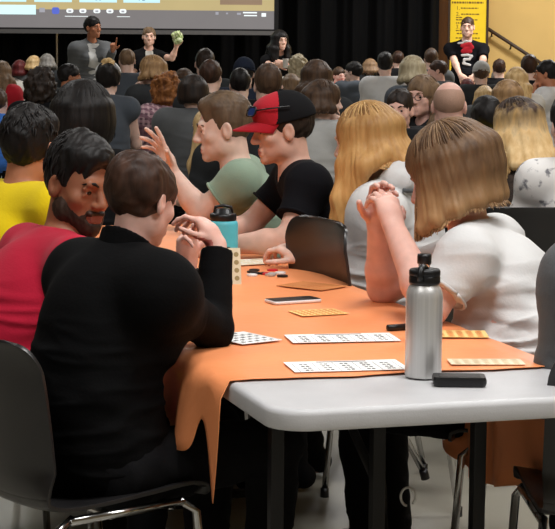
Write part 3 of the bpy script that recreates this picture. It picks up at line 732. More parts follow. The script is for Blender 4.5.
# ------------------------------------------------------------------ light
def area(name, loc, size, power, col=(1, .985, .965), tgt=None, sy=None):
    l = bpy.data.lights.new(name, 'AREA'); l.shape = 'RECTANGLE'; l.size = size; l.size_y = sy or size; l.energy = power; l.color = col
    o = bpy.data.objects.new(name, l); COL.objects.link(o); o.location = loc
    d = (Vector(tgt) - Vector(loc)) if tgt else Vector((0, 0, -1)); o.rotation_euler = d.to_track_quat('-Z', 'Y').to_euler(); return o
EL = 1.0
area('lamp_front', (.6, 3.4, 5.3), 1.6, 140 * EL, sy=1.2)
area('lamp_front_side', (3.2, 1.5, 5.3), 1.6, 140 * EL, sy=1.2)
area('lamp_front_far_side', (-2.6, .5, 5.3), 1.6, 110 * EL, sy=1.2)
for i, (x, y, p) in enumerate(((-3.5, 8.0, 60), (2.2, 7.5, 105), (-3.5, 13.5, 60), (2.2, 13, 75), (5.5, 10, 60), (-2.2, 22.0, 120), (1.5, 21.5, 90), (5.0, 23.0, 420))): area('lamp_hall', (x, y, 5.3), 1.6, p * EL, sy=1.2)
wd = bpy.data.worlds.new('world'); scn.world = wd; wd.use_nodes = True
wd.node_tree.nodes['Background'].inputs[0].default_value = (.9, .93, 1, 1); wd.node_tree.nodes['Background'].inputs[1].default_value = .48
scn.view_settings.view_transform = 'Standard'; scn.view_settings.look = 'None'; scn.view_settings.gamma = 1; scn.view_settings.exposure = 0.3
# ------------------------------------------------------------------ the near table
TZ = .74; TO = Vector((-.0026, 3.718, 0)); EU = Vector((.956, .292, 0)).normalized(); EV = Vector((-.292, .956, 0)).normalized(); TW = .78; TL = 2.44
TA = math.atan2(EU.y, EU.x)
def tab(u, v, z=TZ): return TO + EU * u + EV * v + Vector((0, 0, z))
def make_table(loc, label, TL=TL):
    t = empty('folding_table', loc, TA); tag(t, label, 'table', None)
    # rounded slab with a moulded lip
    rings = []; prof = [(-.10, -.030), (-.030, -.045), (-.004, -.043), (0, -.036), (-.002, -.024), (0, -.012), (-.003, -.004), (-.010, 0), (-.018, .0006), (-.030, -.0006)]
    V = []; n = 0
    for (o, z) in prof:
        P = rrect(TW + 2 * o, TL + 2 * o, .085 + o if .085 + o > .01 else .01, 8, TW / 2, TL / 2); n = len(P); V += [(p[0], p[1], z) for p in P]
    Fs = [tuple(range(n - 1, -1, -1))] + [(i * n + k, i * n + (k + 1) % n, (i + 1) * n + (k + 1) % n, (i + 1) * n + k) for i in range(len(prof) - 1) for k in range(n)] + [tuple((len(prof) - 1) * n + k for k in range(n))]
    mb = MB(); mb.add([(x, y, z + TZ) for x, y, z in V], Fs); o = mb.build('table_top', M['table_top'], t, smooth=True)
    em = o.modifiers.new('edge', 'EDGE_SPLIT'); em.split_angle = rad(50)
    for vv in (.32, TL - .32):
        for u in (.10, .335, .575):
            MB().box((u, vv, (TZ - .04) / 2 + .005), (.015, .015, (TZ - .04) / 2 - .005)).build('leg', M['dark_metal'], t, bevel=.003)
        MB().box((.34, vv, .68), (.27, .016, .014)).build('leg_rail', M['dark_metal'], t, bevel=.003)
        MB().box((.34, vv, .045), (.25, .014, .012)).build('leg_rail', M['dark_metal'], t, bevel=.003)
        s_ = 1 if vv < 1 else -1; MB().tube([(.335, vv, .50), (.335, vv + s_ * .35, .69)], .011, 8).build('leg_brace', M['dark_metal'], t, smooth=True)
    return t
make_table(TO, 'grey plastic folding table with a bare near end, mostly under the orange cloth')
make_table(tab(0, TL + .01, 0), 'short folding table fully under the orange cloth, behind the table with the bare end', 1.22)
# cloth: one sheet lying on the tables, its sides hanging
CV0, CV1 = .335, 3.72
def cloth():
    V = []; nv = 150; ss = []
    us = [('L', k / 8) for k in range(8, 0, -1)] + [('T', k / 14) for k in range(15)] + [('R', k / 8) for k in range(1, 9)]
    for i in range(nv + 1):
        tt = i / nv; v = CV0 + (CV1 - CV0) * tt ** 1.6; a = v - CV0
        dl = .27 * math.exp(-(a / .055) ** 2) + .20 * (1 - math.exp(-(a / .12) ** 2)); dr_ = .36 + .03 * math.sin(v * 9)
        for (s, k) in us:
            if s == 'T':
                u = TW * k; z = .0035 + .0012 * math.sin(u * 13 + v * 3) * math.sin(v * 8 + u) + .001 * math.sin(v * 21)
                vv = v + (.008 * math.sin(u * 17) + .004 * math.sin(u * 40)) * math.exp(-a * 12) - .03 * (1 - k) * 0
                V.append((u, vv, TZ + z))
            else:
                d = dl if s == 'L' else dr_; sg = -1 if s == 'L' else 1; w = k
                bl = .010 + .032 * w * (.55 + .45 * math.sin(v * 26 + 2 * math.sin(v * 7)))
                u = (0 if s == 'L' else TW) + sg * (.006 + min(1, w * 6) * .004 + bl)
                vv = v
                if s == 'L': vv = v - .015 * w * math.exp(-a * 10) + .035 * w * w * math.exp(-a * 10) + .05 * w * math.exp(-((a - .1) / .08) ** 2)
                V.append((u, vv, TZ + .003 - d * w - (.004 if w > 0 else 0)))
    n = len(us); Q = [(i * n + k, i * n + k + 1, (i + 1) * n + k + 1, (i + 1) * n + k) for i in range(nv) for k in range(n - 1)]
    o = mesh_np('tablecloth', V, Q, M['orange_cloth']); o.location = TO; o.rotation_euler = (0, 0, TA)
    s = o.modifiers.new('solid', 'SOLIDIFY'); s.thickness = .0018; s.offset = 1
    tag(o, 'orange plastic tablecloth spread along the table, hanging in a tail at its near corner', 'tablecloth'); return o
cloth()

# ------------------------------------------------------------------ chairs
def chair_proto():
    t = empty('stacking_chair')
    prof = [(.235, .425), (.225, .442), (.18, .45), (.08, .442), (-.05, .432), (-.14, .432), (-.185, .447), (-.207, .49), (-.216, .55), (-.226, .64), (-.240, .74), (-.250, .80), (-.256, .822)]
    # smooth the profile
    P = []
    for i in range(len(prof) - 1):
        for k in range(4):
            f = k / 4; p0 = prof[max(i - 1, 0)]; p1 = prof[i]; p2 = prof[i + 1]; p3 = prof[min(i + 2, len(prof) - 1)]
            P.append(tuple(.5 * (2 * p1[j] + (p2[j] - p0[j]) * f + (2 * p0[j] - 5 * p1[j] + 4 * p2[j] - p3[j]) * f * f + (3 * p1[j] - p0[j] - 3 * p2[j] + p3[j]) * f ** 3) for j in (0, 1)))
    P.append(prof[-1]); nu = 20; n = len(P)
    def patch(i0, i1, name):
        V = []
        for i in range(i0, i1):
            y, z = P[i]; f = i / (n - 1); e0 = min(1, f / .06); e1 = min(1, (1 - f) / .20)
            hw_ = .228 * (.80 + .20 * math.sqrt(1 - (1 - e0) ** 2)) * (.62 + .38 * math.sqrt(max(0, 1 - (1 - e1) ** 2)))
            for k in range(nu + 1):
                u = -1 + 2 * k / nu; wr = abs(u) ** 2.4
                back = max(0, min(1, (f - .5) / .15))
                V.append((hw_ * u, y + .045 * wr * back * min(1, e1 + .3), z + .018 * wr * (1 - back) * (1 if f > .06 else .3)))
        m = i1 - i0; Q = [(a * (nu + 1) + k, a * (nu + 1) + k + 1, (a + 1) * (nu + 1) + k + 1, (a + 1) * (nu + 1) + k) for a in range(m - 1) for k in range(nu)]
        o = mesh_np(name, V, Q, M['chair_plastic'], t); s = o.modifiers.new('solid', 'SOLIDIFY'); s.thickness = .009; s.offset = 0
        b = o.modifiers.new('bevel', 'BEVEL'); b.width = .003; b.segments = 2; b.limit_method = 'ANGLE'
        return o
    patch(0, 27, 'seat'); patch(26, n, 'backrest')
    for x in (-1, 1):
        MB().tube([(x * .215, .16, .43), (x * .225, .20, .40), (x * .245, .225, .02)], .0105, 10).build('leg', M['chrome'], t, smooth=True)
        MB().tube([(x * .215, -.12, .425), (x * .225, -.17, .40), (x * .245, -.25, .02)], .0105, 10).build('leg', M['chrome'], t, smooth=True)
        MB().tube([(x * .217, .17, .425), (x * .217, -.13, .42)], .0105, 10).build('side_rail', M['chrome'], t, smooth=True)
        for y in (.225, -.25): MB().tube([(x * .245, y, .0), (x * .245, y, .03)], .014, 10).build('foot', M['black_plastic'], t, smooth=True)
    MB().tube([(-.217, -.02, .418), (.217, -.02, .418)], .010, 10).build('cross_rail', M['chrome'], t, smooth=True)
    MB().tube([(-.217, .14, .418), (.217, .14, .418)], .010, 10).build('cross_rail', M['chrome'], t, smooth=True)
    return t
CHAIR = chair_proto(); chair_used = [False]
def chair(x, y, heading, label, sc=1.0, grp='black plastic stacking chairs at the orange table'):
    c = CHAIR if not chair_used[0] else copy_tree(CHAIR); chair_used[0] = True
    c.location = (x, y, 0); c.rotation_euler = (0, 0, rad(heading - 90)); c.scale = (sc,) * 3; tag(c, label, 'chair', grp); return c
# ------------------------------------------------------------------ people at the orange table
def side_chair(F, heading, label, dy=-.02, sc=1.0):
    p = F.base + Matrix.Rotation(rad(heading - 90), 3, 'Z') @ Vector((0, dy, 0)); return chair(p.x, p.y, heading, label, sc)
HH = .0048
# woman in the black sweater, seen from behind
A = person('woman in a black sweater with pinned-up dark hair, seen from behind at the table corner', 142, 201, 4.42, 40, face=52, pitch=14, lean=.11, fem=True, w=.98, hs=.86, fold=.8, shrug=-.005,
    skin='pink', hair=('updo', 'deepbrown', dict(t=.008)), top=('long', TOPS['sweater']), arms={
     'R': dict(e=at(212, 330, 4.52), w=at(217, 245, 4.62), f=at(199, 217, 4.64), pn=(-.8, .3, -.3), hand=dict(fingers=((35, 40, 20), (45, 50, 25), (50, 55, 30), (55, 60, 30)), spread=8, thumb=1)),
     'L': dict(e=at(172, 318, 4.80), w=at(188, 262, 4.80), f=at(186, 232, 4.78), pn=(.6, -.6, 0), hand=dict(fingers=((30, 40, 20), (40, 45, 25), (50, 50, 30), (55, 60, 30)), thumb=1))},
    h=HH, hump=.065, belly=.01)
S = Solid(); S.rc(A.N + Vector((0, -.012, -.03)), A.hl((0, -.03, -.09)), .074, .064, .03); S.rc(A.N, A.hl((0, -.01, -.02)), .058, .058, .006, sub=True); S.cut(A.hl((0, -.02, -.112)), A.HM @ Vector((0, .35, 1)))
V, Q = S.nets(.005); mesh_np('collar', V, Q, TOPS['sweater'], A.top)
cA = side_chair(A, 36, 'black plastic chair with chrome legs under the woman in the black sweater', dy=-.03); cA.location.x -= .05
# bearded man in the red tee
B = person('bearded man in a crimson t-shirt with grey collar, leaning in to talk', 79, 186, 5.15, 28, face=-46, pitch=12, roll=-4, lean=.24, w=1.05, hs=1.0, skin='brown',
    hair=('short', 'black', dict(t=.010, top=.014, n=260, tl=.04, fh=.008)), top=('tee', TOPS['crimson']), arms={'R': dict(e=at(96, 300, 5.2), w=at(160, 290, 5.45))}, h=HH, hump=.06, jaw=1.06)
S = Solid(); s = B.hs
for c, r in (((0, .045, -.072), (.0535, .0505, .0465)), ((0, .077, -.099), (.029, .026, .025)), ((.046, .014, -.060), (.032, .041, .043)), ((-.046, .014, -.060), (.032, .041, .043))): S.ell(B.hl(c), tuple(x * s for x in r), .02, B.HM)
S.ell(B.hl((0, .092, -.066)), (.026 * s, .03 * s, .014 * s), .006, B.HM, True); S.rc(B.hl((-.022, .0915, -.052)), B.hl((.022, .0915, -.052)), .0075, .0075, .008); S.cut(B.hl((0, .09, -.046)), B.HM @ Vector((0, .42, 1)))
V, Q = S.nets(.004); V = V + normals_of(V, Q) * wobble(V, 160, .0012, 3)[:, None]; mesh_np('beard', V, Q, HAIRM['beard'], B.o)
cr = MB(); n = B.N
cr.tube([n + Vector((.074 * math.cos(a), .008 + .078 * math.sin(a), .012 - .022 * math.sin(a))) for a in np.linspace(0, 2 * PI, 33)], .010, 8); cr.build('collar', TOPS['slate'], B.top, smooth=True)
side_chair(B, 22, 'black plastic chair under the bearded man in the crimson shirt')
# man in yellow
C = person('man in a yellow t-shirt with short black hair, seen from behind past the bearded man', 31, 150, 5.85, 48, face=62, pitch=6, lean=.12, hs=.98, w=1.05, shrug=.05, skin='tan', hair=('short', 'black', dict(t=.013, top=.006, n=160)), top=('tee', TOPS['yellow']), h=.006)
MB().lathe([(.002, -.012), (.011, -.008), (.0135, 0), (.011, .008), (.002, .012)], C.hl((.085, .012, -.052)), 14).build('earring', M['white_plastic'], C.o, smooth=True)
side_chair(C, 40, 'black plastic chair under the man in the yellow shirt')
# man in sage green
D = person('man in a sage green t-shirt with short light brown hair behind the capped man', 224, 129, 7.3, 178, face=184, pitch=8, lean=.22, w=1.18, hs=1.02, shrug=.035, skin='fair', hair=('short', 'flattop', dict(t=.006, top=.010, n=0, amp=.002, fh=.010)), top=('tee', TOPS['sage']), arms={
     'L': dict(e=at(200, 212, 7.1), w=at(172, 172, 7.15), f=at(161, 148, 7.15), pn=(-.55, -.25, .3), hand=dict(fingers=((4, 6, 4), (12, 12, 8), (20, 20, 12), (26, 26, 16)), spread=14, tcurl=-4, thumb=1)),
     'R': 'table'}, h=HH, jaw=1.02)
# man with the cap
E = person('man in a black t-shirt wearing a red and black cap, in profile at the table', 283, 130, 6.6, 186, face=190, pitch=8, lean=.2, w=1.22, hs=.97, shrug=.04, skin='ruddy', hair=('short', 'dark', dict(t=.006)), top=('tee', TOPS['tee']), arms={
     'L': dict(e=at(288, 240, 6.3), w=at(218, 246, 6.35), f=at(196, 246, 6.4), pn=(0, .2, -1)), 'R': dict(e=at(250, 225, 6.8), w=at(205, 240, 6.7))}, h=HH, belly=.02, slv=.62)
s = E.hs
S = Solid(); S.ell(E.hl((0, -.016, .040)), (.090 * s, .112 * s, .102 * s), .02, E.HM); S.ell(E.hl((0, .05, .075)), (.070 * s, .052 * s, .046 * s), .03, E.HM); S.cut(E.hl((0, 0, .030)), E.HM @ Vector((0, -.10, -1)))
V, Q = S.nets(.0045); c = ((V - np.array(E.H)) @ np.array(E.HM)) / s; qc = c[Q].mean(1)
cap = mesh_np('cap', V, Q, [TOPS['red'], TOPS['black']], E.o, slots=((qc[:, 1] < .028 - .55 * (.14 - qc[:, 2]) * 0 - .25 * (qc[:, 2] - .05))).astype(int))
V, Q = [], []; nu, nv = 20, 8
for i in range(nv + 1):
    for k in range(nu + 1):
        u = -1 + 2 * k / nu; f = i / nv; a = u * 1.25; x = .083 * math.sin(a) * (1 - .10 * f); y0 = -.016 + .108 * math.cos(a); y = y0 + f * (.078 * math.cos(a * 1.05)) + .012 * f
        V.append(E.hl((x, y, .034 - .02 * f - .030 * u * u * (.4 + .6 * f) + .012)))
Q = [(i * (nu + 1) + k, i * (nu + 1) + k + 1, (i + 1) * (nu + 1) + k + 1, (i + 1) * (nu + 1) + k) for i in range(nv) for k in range(nu)]
pk = mesh_np('peak', V, Q, TOPS['red'], cap); sd = pk.modifiers.new('solid', 'SOLIDIFY'); sd.thickness = .005
MB().lathe([(.008, -.003), (.009, 0), (.006, .004), (.001, .005)], E.hl((0, -.012, .141)), 12, E.HM).build('button', TOPS['black'], cap, smooth=True)
setm('lens_blue', (36, 60, 120), .08, spec=.8); 
sg = empty('sunglasses', E.base); sg.rotation_euler = (0, 0, rad(186 - 90)); tag(sg, 'dark sunglasses with blue lenses resting on the red cap', 'sunglasses')
gl = MB()
for x in (-1, 1):
    R_ = E.HM @ Matrix.Rotation(x * -.35, 3, 'Z') @ Matrix.Rotation(rad(25), 3, 'X'); P = rrect(.052 * s, .034 * s, .014 * s)
    Ls = MB(); Ls.add([R_ @ Vector((p[0], yy, p[1])) for yy in (-.0015, .0015) for p in P], [tuple(range(len(P))), tuple(range(2 * len(P) - 1, len(P) - 1, -1))] + [(i, i + len(P), (i + 1) % len(P) + len(P), (i + 1) % len(P)) for i in range(len(P))])
    cc = E.hl((x * .033, .108, .082)); Ls.v = [tuple(Vector(v) + cc) for v in Ls.v]; Ls.build('lens', M['lens_blue'], sg)
    gl.tube([cc + R_ @ Vector((p[0], 0, p[1])) for p in P + P[:1]], .0032, 6); gl.tube([cc + R_ @ Vector((x * .026 * s, 0, .004)), E.hl((x * .088, .05, .088)), E.hl((x * .096, -.02, .086))], .003, 6)
gl.tube([E.hl((-.01, .118, .088)), E.hl((.01, .118, .088))], .003, 6); gl.build('frame', M['black_plastic'], sg, smooth=True)
side_chair(E, 186, 'black plastic chair under the man in the red and black cap'); side_chair(D, 178, 'black plastic chair under the man in the sage green shirt')
# blonde in the white hoodie
Fh = person('woman in a white hoodie with long straight blonde hair, seen from behind', 366, 143, 6.2, 166, face=152, pitch=8, lean=.17, side=.0, fem=True, w=1.0, hs=.98, skin='fair', hair=('long', 'goldblond', dict(L=.50, vol=.001, n=1500, fl=58, curl=.004, nocoll=True, ffn=lambda p: .02 + .10 * math.exp(-((p + 1.3) / .6) ** 2), lfn=lambda p: .42 + .63 * math.exp(-((p + 1.25) / .62) ** 2))), top=('hoodie', TOPS['white']), arms={
     'L': dict(e=at(352, 284, 6.08), w=at(303, 261, 6.05), f=at(281, 246, 6.08), pn=(-.2, .3, -.9), hand=dict(fingers=((40, 45, 25), (48, 50, 30), (55, 55, 30), (60, 60, 30)), thumb=1)), 'R': 'table'}, h=.0055, hump=.05, slv=.9, fold=1.8, shrug=-.005)
S = Solid(); J = Fh.J; tr = J['TR']
S.ell(Fh.N + tr @ Vector((0, -.085, .030)), (.150, .090, .085), .02, tr); S.ell(Fh.N + tr @ Vector((0, -.020, .105)), (.108, .085, .085), .02, tr, sub=True)
V, Q = S.nets(.006); V = folds(V, Q, .004, 8, 40); hd = mesh_np('hood', V, Q, TOPS['white'], Fh.top)
hs_ = MB(); hs_.tube([Fh.N + tr @ Vector((.150 * math.cos(a), -.085 + .092 * math.sin(a), .002 - .03 * abs(math.sin(a)))) for a in np.linspace(PI + .15, 2 * PI - .15, 24)], .007, 8); hs_.build('hood_seam', TOPS['grey'], hd, smooth=True)
side_chair(Fh, 150, 'black plastic chair under the blonde woman in the white hoodie', dy=-.03)
# brown-bob woman in the white tee
G = person('woman in a white t-shirt with a brown-to-blond bob, hands clasped above the table', 452, 177, 5.12, 162, face=166, pitch=20, lean=.20, fem=True, w=1.22, hs=1.04, skin='pink', hair=('bob', 'bobbrown', dict(L=.165, vol=.012, n=2000, fl=50, curl=.006, flare=.02)), top=('tee', TOPS['white']), arms={
     'L': dict(e=at(430, 308, 4.86), w=at(394, 228, 5.06), f=at(384, 192, 5.12), pn=(-.5, .85, 0), hand=dict(fingers=((30, 40, 25), (34, 42, 25), (36, 44, 25), (40, 46, 25)), spread=3, thumb=-1)),
     'R': dict(e=at(384, 288, 5.32), w=at(378, 228, 5.24), f=at(380, 192, 5.22), pn=(.3, -.9, 0), hand=dict(fingers=((25, 35, 20), (28, 35, 20), (30, 38, 20), (34, 40, 20)), spread=3, thumb=-1))},
    h=HH, hump=.075, belly=.07, armr=1.22, slv=.70, fold=3.2)
side_chair(G, 165, 'black plastic chair under the woman in the white t-shirt', dy=-.08)
# person half out of the picture at the table end
Hp = person('person in charcoal clothes cut off by the picture edge at the table end', 641, 182, 4.35, 92, face=150, lean=.12, side=-.04, w=.9, skin='pink', hair=('short', 'dark', {}), top=('long', TOPS['grey']), arms={'L': 'front', 'R': 'front'}, h=.008)
side_chair(Hp, 92, 'black plastic chair at the picture edge beside the bare table end', dy=.02).location.x -= .07
# an unused chair pushed against the table
ec = tab(TW + .012, 2.0, 0); hd_ = 203; dv = Vector((math.cos(rad(hd_)), math.sin(rad(hd_)), 0)); ft = ec + dv * .244
ch = chair(0, 0, hd_, 'empty black plastic chair tipped against the table edge in front of the white hoodie')
ch.matrix_world = Matrix.Translation(ft) @ Matrix.Rotation(rad(hd_ - 90), 4, 'Z') @ Matrix.Rotation(rad(-17), 4, 'X') @ Matrix.Translation((0, -.225, 0))
# ------------------------------------------------------------------ the crowd in the hall
def crowd(px, py, wpx, heading, hair, top, label, d=None, face=None, skin='fair', fem=False, hw=None, dmin=6.6, **kw):
    hw = hw or (.222 if hair[0] in ('long', 'bob') else .203); py = py + (2.5 if d and d > 9 else 0)
    if d is None: d = .5 * (hw * F_PX / wpx + 494 / max(8, py - 38))
    d = max(dmin, min(23.0, max(d, .94 * hw * F_PX / wpx))); hs = max(.86, min(1.12, wpx * d / F_PX / hw))
    kw.setdefault('h', .0105 if d < 10 else .0125); kw.setdefault('w', hs * (1.0 if not fem else .98))
    return person(label, px, py, d, heading, face=face, hs=hs, skin=skin, fem=fem, hair=hair, top=top, **kw)
T_ = lambda k, kind='long': (kind, TOPS[k])
LONG = lambda c, **k: ('long', c, dict(dict(n=110, L=.26), **k)); BOB = lambda c, **k: ('bob', c, dict(dict(n=110, L=.12), **k)); SH = lambda c, **k: ('short', c, dict(dict(t=.012), **k))
# --- the side of the screen
crowd(2, 72, 22, 70, LONG('lightbrown'), T_('red'), 'long-haired person in red behind the yellow shirt, at the very edge of the picture', fem=True, d=11.5)
crowd(-2, 104, 24, 80, SH('brown'), T_('blue'), 'person in a bright blue jacket at the picture edge beside the yellow shirt', d=9.0, lean=.16)
crowd(20, 68, 17, 90, BOB('maroon'), T_('offwhite'), 'person with dark red hair and a pale patterned scarf', fem=True, d=15)
crowd(34, 63, 16, 85, BOB('blond'), T_('grey'), 'small blonde head between the dark red hair and the grey hair', fem=True, d=16)
crowd(47, 61, 15, 95, BOB('grey'), T_('charcoal'), 'grey-haired person beside the small blonde head', fem=True, d=16.5)
crowd(42, 86, 36, 75, ('curly', 'dark', dict(r=.035)), T_('black'), 'person with a mass of dark curly hair behind the man in yellow', hw=.27, fem=True, d=11)
crowd(70, 75, 21, 40, SH('black'), T_('charcoal'), 'dark-haired man turning his face towards the screen side, below the standing woman in grey', face=12, skin='tan', d=13, feat={'eyes'})
crowd(91, 58, 16, 95, SH('black'), T_('charcoal'), 'dark-capped head right below the standing woman in grey', d=17)
crowd(88, 75, 15, 90, BOB('dark'), T_('slate'), 'dark brown head between the turning man and the head with the bun', fem=True, d=14.5)
f = crowd(108, 78, 30, 92, ('updo', 'black', dict(t=.016)), T_('slate', 'vest'), 'woman with black hair, a golden bun and white hair bands', hw=.22, fem=True, d=11.5)
S = Solid()
for k in range(9): a = 2 * PI * k / 9; S.ell(f.hl((.03 * math.cos(a), -.055 + .01 * math.sin(3 * a), .115 + .03 * math.sin(a))), .022, .012)
V, Q = S.nets(.008); V = V + normals_of(V, Q) * wobble(V, 90, .004, 4)[:, None]; mesh_np('hair_bun', V, Q, HAIRM['blond'][0], f.o)
MB().tube([f.hl((.088 * math.cos(a), .01, .045 + .088 * math.sin(a))) for a in np.linspace(.1, PI - .1, 14)], .010, 8).build('headband', M['white_plastic'], f.o, smooth=True)
crowd(127, 59, 20, 95, SH('lightbrown', t=.007), T_('slate', 'jacket'), 'man with cropped grey-brown hair behind the golden bun', d=14.5)
crowd(151, 69, 27, 120, BOB('darkblond', L=.14, fl=72), T_('charcoal'), 'blonde-haired woman resting her chin on her hand', face=150, fem=True, arms={'L': 'chin'}, d=12.2)
crowd(168, 89, 32, 100, ('curly', 'auburn', dict(r=.035)), T_('plaid'), 'person with curly auburn hair in a pink and grey plaid shirt', face=80, hw=.25, fem=True, d=10, lean=.0, h=.009)
crowd(184, 80, 23, 95, LONG('brown', L=.2), T_('charcoal'), 'long brown-haired head between the auburn curls and the grey cardigan', fem=True, d=12)
crowd(193, 94, 32, 97, ('bob', 'dark', dict(n=160, L=.08, curl=.01)), T_('grey'), 'dark-haired person in a charcoal cardigan behind the raised hand', fem=True, d=8.6, w=1.12, h=.009)
crowd(205, 62, 24, 92, SH('dark'), T_('charcoal'), 'dark rounded head at the back, above the man whose ear shows', d=16.5)
crowd(211, 75, 27, 80, SH('deepbrown'), T_('charcoal'), 'dark-haired man whose ear shows, in the row before the black curtain', face=72, d=13)
fb = crowd(244, 72, 24, 95, SH('black'), T_('navy'), 'person in a dark navy beanie before the curtain', d=14)
beanie(fb, TOPS['navy'])
crowd(240, 83, 26, 95, SH('black'), T_('black'), 'black-haired head just below the navy beanie', d=12.4)
crowd(268, 84, 34, 95, SH('brown', t=.014), T_('charcoal'), 'wide brown-haired head right behind the red cap', hw=.2, d=10.8)
crowd(291, 84, 21, 90, BOB('lightbrown'), T_('grey'), 'light brown head between the red cap and the long brown hair', fem=True, d=12.5)
crowd(298, 65, 20, 85, ('curly', 'greyblond', dict(r=.018)), T_('offwhite'), 'grey-blond curly head below the standing dark-haired woman', hw=.22, fem=True, d=16)
crowd(316, 78, 32, 98, LONG('brown'), T_('charcoal'), 'long brown-haired person in the row behind the capped man', hw=.21, fem=True, d=12)
crowd(324, 103, 35, 60, LONG('brown', L=.14, vol=.004, fl=74), T_('lightgrey'), 'brown-haired woman in a pale grey sweater, hand at her mouth', face=20, hw=.21, fem=True, d=8.8, arms={'R': 'chin'}, w=1.05, feat={'eyes'}, h=.009)
fg = crowd(353, 70, 17, 110, SH('black'), T_('slate', 'hoodie'), 'black-haired person with glasses in a grey hood', d=15.5, face=150)
glasses(fg, M['black_plastic'])
crowd(339, 74, 14, 60, SH('brown'), T_('red'), 'small person in red far back by the curtain', d=17, skin='pink', face=-60)
crowd(370, 66, 14, 90, BOB('sandy'), T_('charcoal'), 'small sandy-haired head beside the white shirt', fem=True, d=16.5)
crowd(385, 63, 19, 92, SH('black', top=.008), T_('white'), 'dark-haired man in a white shirt seen from behind', d=14)
crowd(398, 58, 13, 90, SH('deepbrown'), T_('black'), 'dim reddish-brown head in the dark before the curtain', d=17)
crowd(412, 70, 27, 110, BOB('greyblond', vol=.004), T_('slate'), 'grey-haired woman in a grey jacket behind the woman with glasses', face=100, fem=True, d=12.5)
fw = crowd(422, 95, 33, 222, LONG('lightbrown', L=.24, fl=76), T_('charcoal'), 'long-haired woman with dark-rimmed glasses facing the camera side', face=238, hw=.2, fem=True, skin='pink', d=9.6, feat={'eyes'}, h=.0085)
glasses(fw, M['black_plastic'])
crowd(399, 111, 28, 250, SH('dark', t=.008), T_('charcoal'), 'woman with pulled-back dark hair half hidden by the long blonde hair', face=255, fem=True, skin='pink', d=8.2, hw=.165, feat={'eyes'}, h=.0085)
crowd(431, 57, 17, 92, SH('brown'), T_('grey'), 'brown head below the edge of the curtain', d=16.5)
crowd(437, 69, 18, 150, SH('deepbrown', t=.008), T_('charcoal'), 'man with cropped brown hair in a dark top, facing the screen', face=175, d=13.5, skin='pink')
crowd(449, 107, 36, 95, ('bald', 'stubble'), T_('black', 'jacket'), 'man with a shaved head in a black jacket', face=85, hw=.175, skin='pink', d=9.0, w=1.15, h=.0085)
fy = crowd(481, 72, 19, 92, SH('brown'), T_('charcoal'), 'person in a light grey beanie with a maroon scarf', d=13)
beanie(fy, TOPS['lightgrey']); 
crowd(467, 88, 18, 95, SH('maroon'), T_('maroon'), 'person in a maroon hood below the standing man', d=13.2, lean=.1)
crowd(497, 77, 13, 95, SH('grey'), T_('charcoal'), 'small dark grey head beside the light grey beanie', d=16)
crowd(499, 67, 16, 90, SH('deepbrown'), T_('black'), 'dark head below the handrail', d=17)
crowd(516, 80, 25, 95, LONG('blond', L=.22), T_('offwhite'), 'tall blonde long-haired head below the handrail', fem=True, d=13)
crowd(484, 96, 21, 95, LONG('blond', L=.15), T_('grey'), 'blonde head between the shaved head and the wide fair hair', fem=True, d=11.5)
crowd(507, 98, 32, 95, LONG('darkblond', L=.2), T_('charcoal'), 'wide fair-haired head below the tall blonde', hw=.21, fem=True, d=10.5)
crowd(486, 121, 38, 95, SH('black', t=.018), T_('yellow'), 'black-haired person with a yellow collar behind the brown bob', hw=.205, d=8.3)
crowd(529, 66, 21, 95, SH('deepbrown', t=.014), T_('black'), 'dark brown head under the handrail end', d=13.5)
crowd(546, 72, 22, 150, SH('black'), T_('white'), 'dark-haired man in white, hand held to his mouth', face=165, skin='tan', arms={'L': 'chin'}, d=12.5, feat={'eyes'})
crowd(517, 130, 47, 100, ('long', 'ombre', dict(n=1100, L=.21, vol=.004, fl=60, flare=.12)), T_('furvest', 'vest'), 'woman with dark hair fading to blonde ends, in a brown fleecy vest', face=130, hw=.205, fem=True, d=7.9, w=.85, h=.0075, pitch=16, lean=.14, lips=False, feat={'nobrow'})
crowd(573, 126, 46, 100, SH('black', t=.02), T_('floral', 'tee'), 'person in a white floral blouse at the picture edge', hw=.17, fem=True, d=7.05, lean=.06)
pf = at(538, 300, 6.75); chair(pf.x, pf.y + .27, 92, 'black plastic chair under the floral blouse, its back right behind the white t-shirt', 1.08)
crowd(84, 121, 66, 75, ('bob', 'black', dict(n=300, L=.10, vol=.02, curl=.012)), T_('black'), 'person with thick black hair and black clothes between the yellow shirt and the cardigan', hw=.25, fem=True, d=8.1, w=1.1, h=.008)
crowd(207, 130, 34, 165, LONG('blond', L=.42), T_('charcoal'), 'long blonde-haired person hidden behind the man in sage green', fem=True, d=8.0, face=140)
# --- standing by the screen and the wall
def stander(px, py, d, **kw): return person(px=px, py=py, d=d, stand=True, h=.0085, **kw)
s1 = stander(93, 28, 22.5, label='standing woman in a grey cardigan with one finger raised', heading=-60, face=-38, fem=True, skin='tan', w=1.25, hs=1.0, hair=SH('black', t=.016), top=T_('grey', 'jacket'), lean=.04, feat={'eyes'}, arms={'L': dict(e=at(109, 60, 22.3), w=at(113, 50, 22.1), f=at(113.5, 42, 22.05), pn=(0, -1, 0), hand=dict(fingers=((0, 3, 2), (80, 80, 40), (85, 80, 40), (85, 80, 40)))), 'R': 'down'})
S = Solid(); torso_prims(S, s1.J, .022, 1.0, True); S.cut((0, .05, 0), (0, -1, 0)); S.cut(s1.J['spine'](.97), (0, 0, 1)); S.cut(s1.P, (0, 0, -1)); S.cut((.085, 0, 0), (1, 0, 0)); S.cut((-.085, 0, 0), (-1, 0, 0))
V, Q = S.nets(.008); mesh_np('undershirt', V, Q, TOPS['lightgrey'], s1.o)
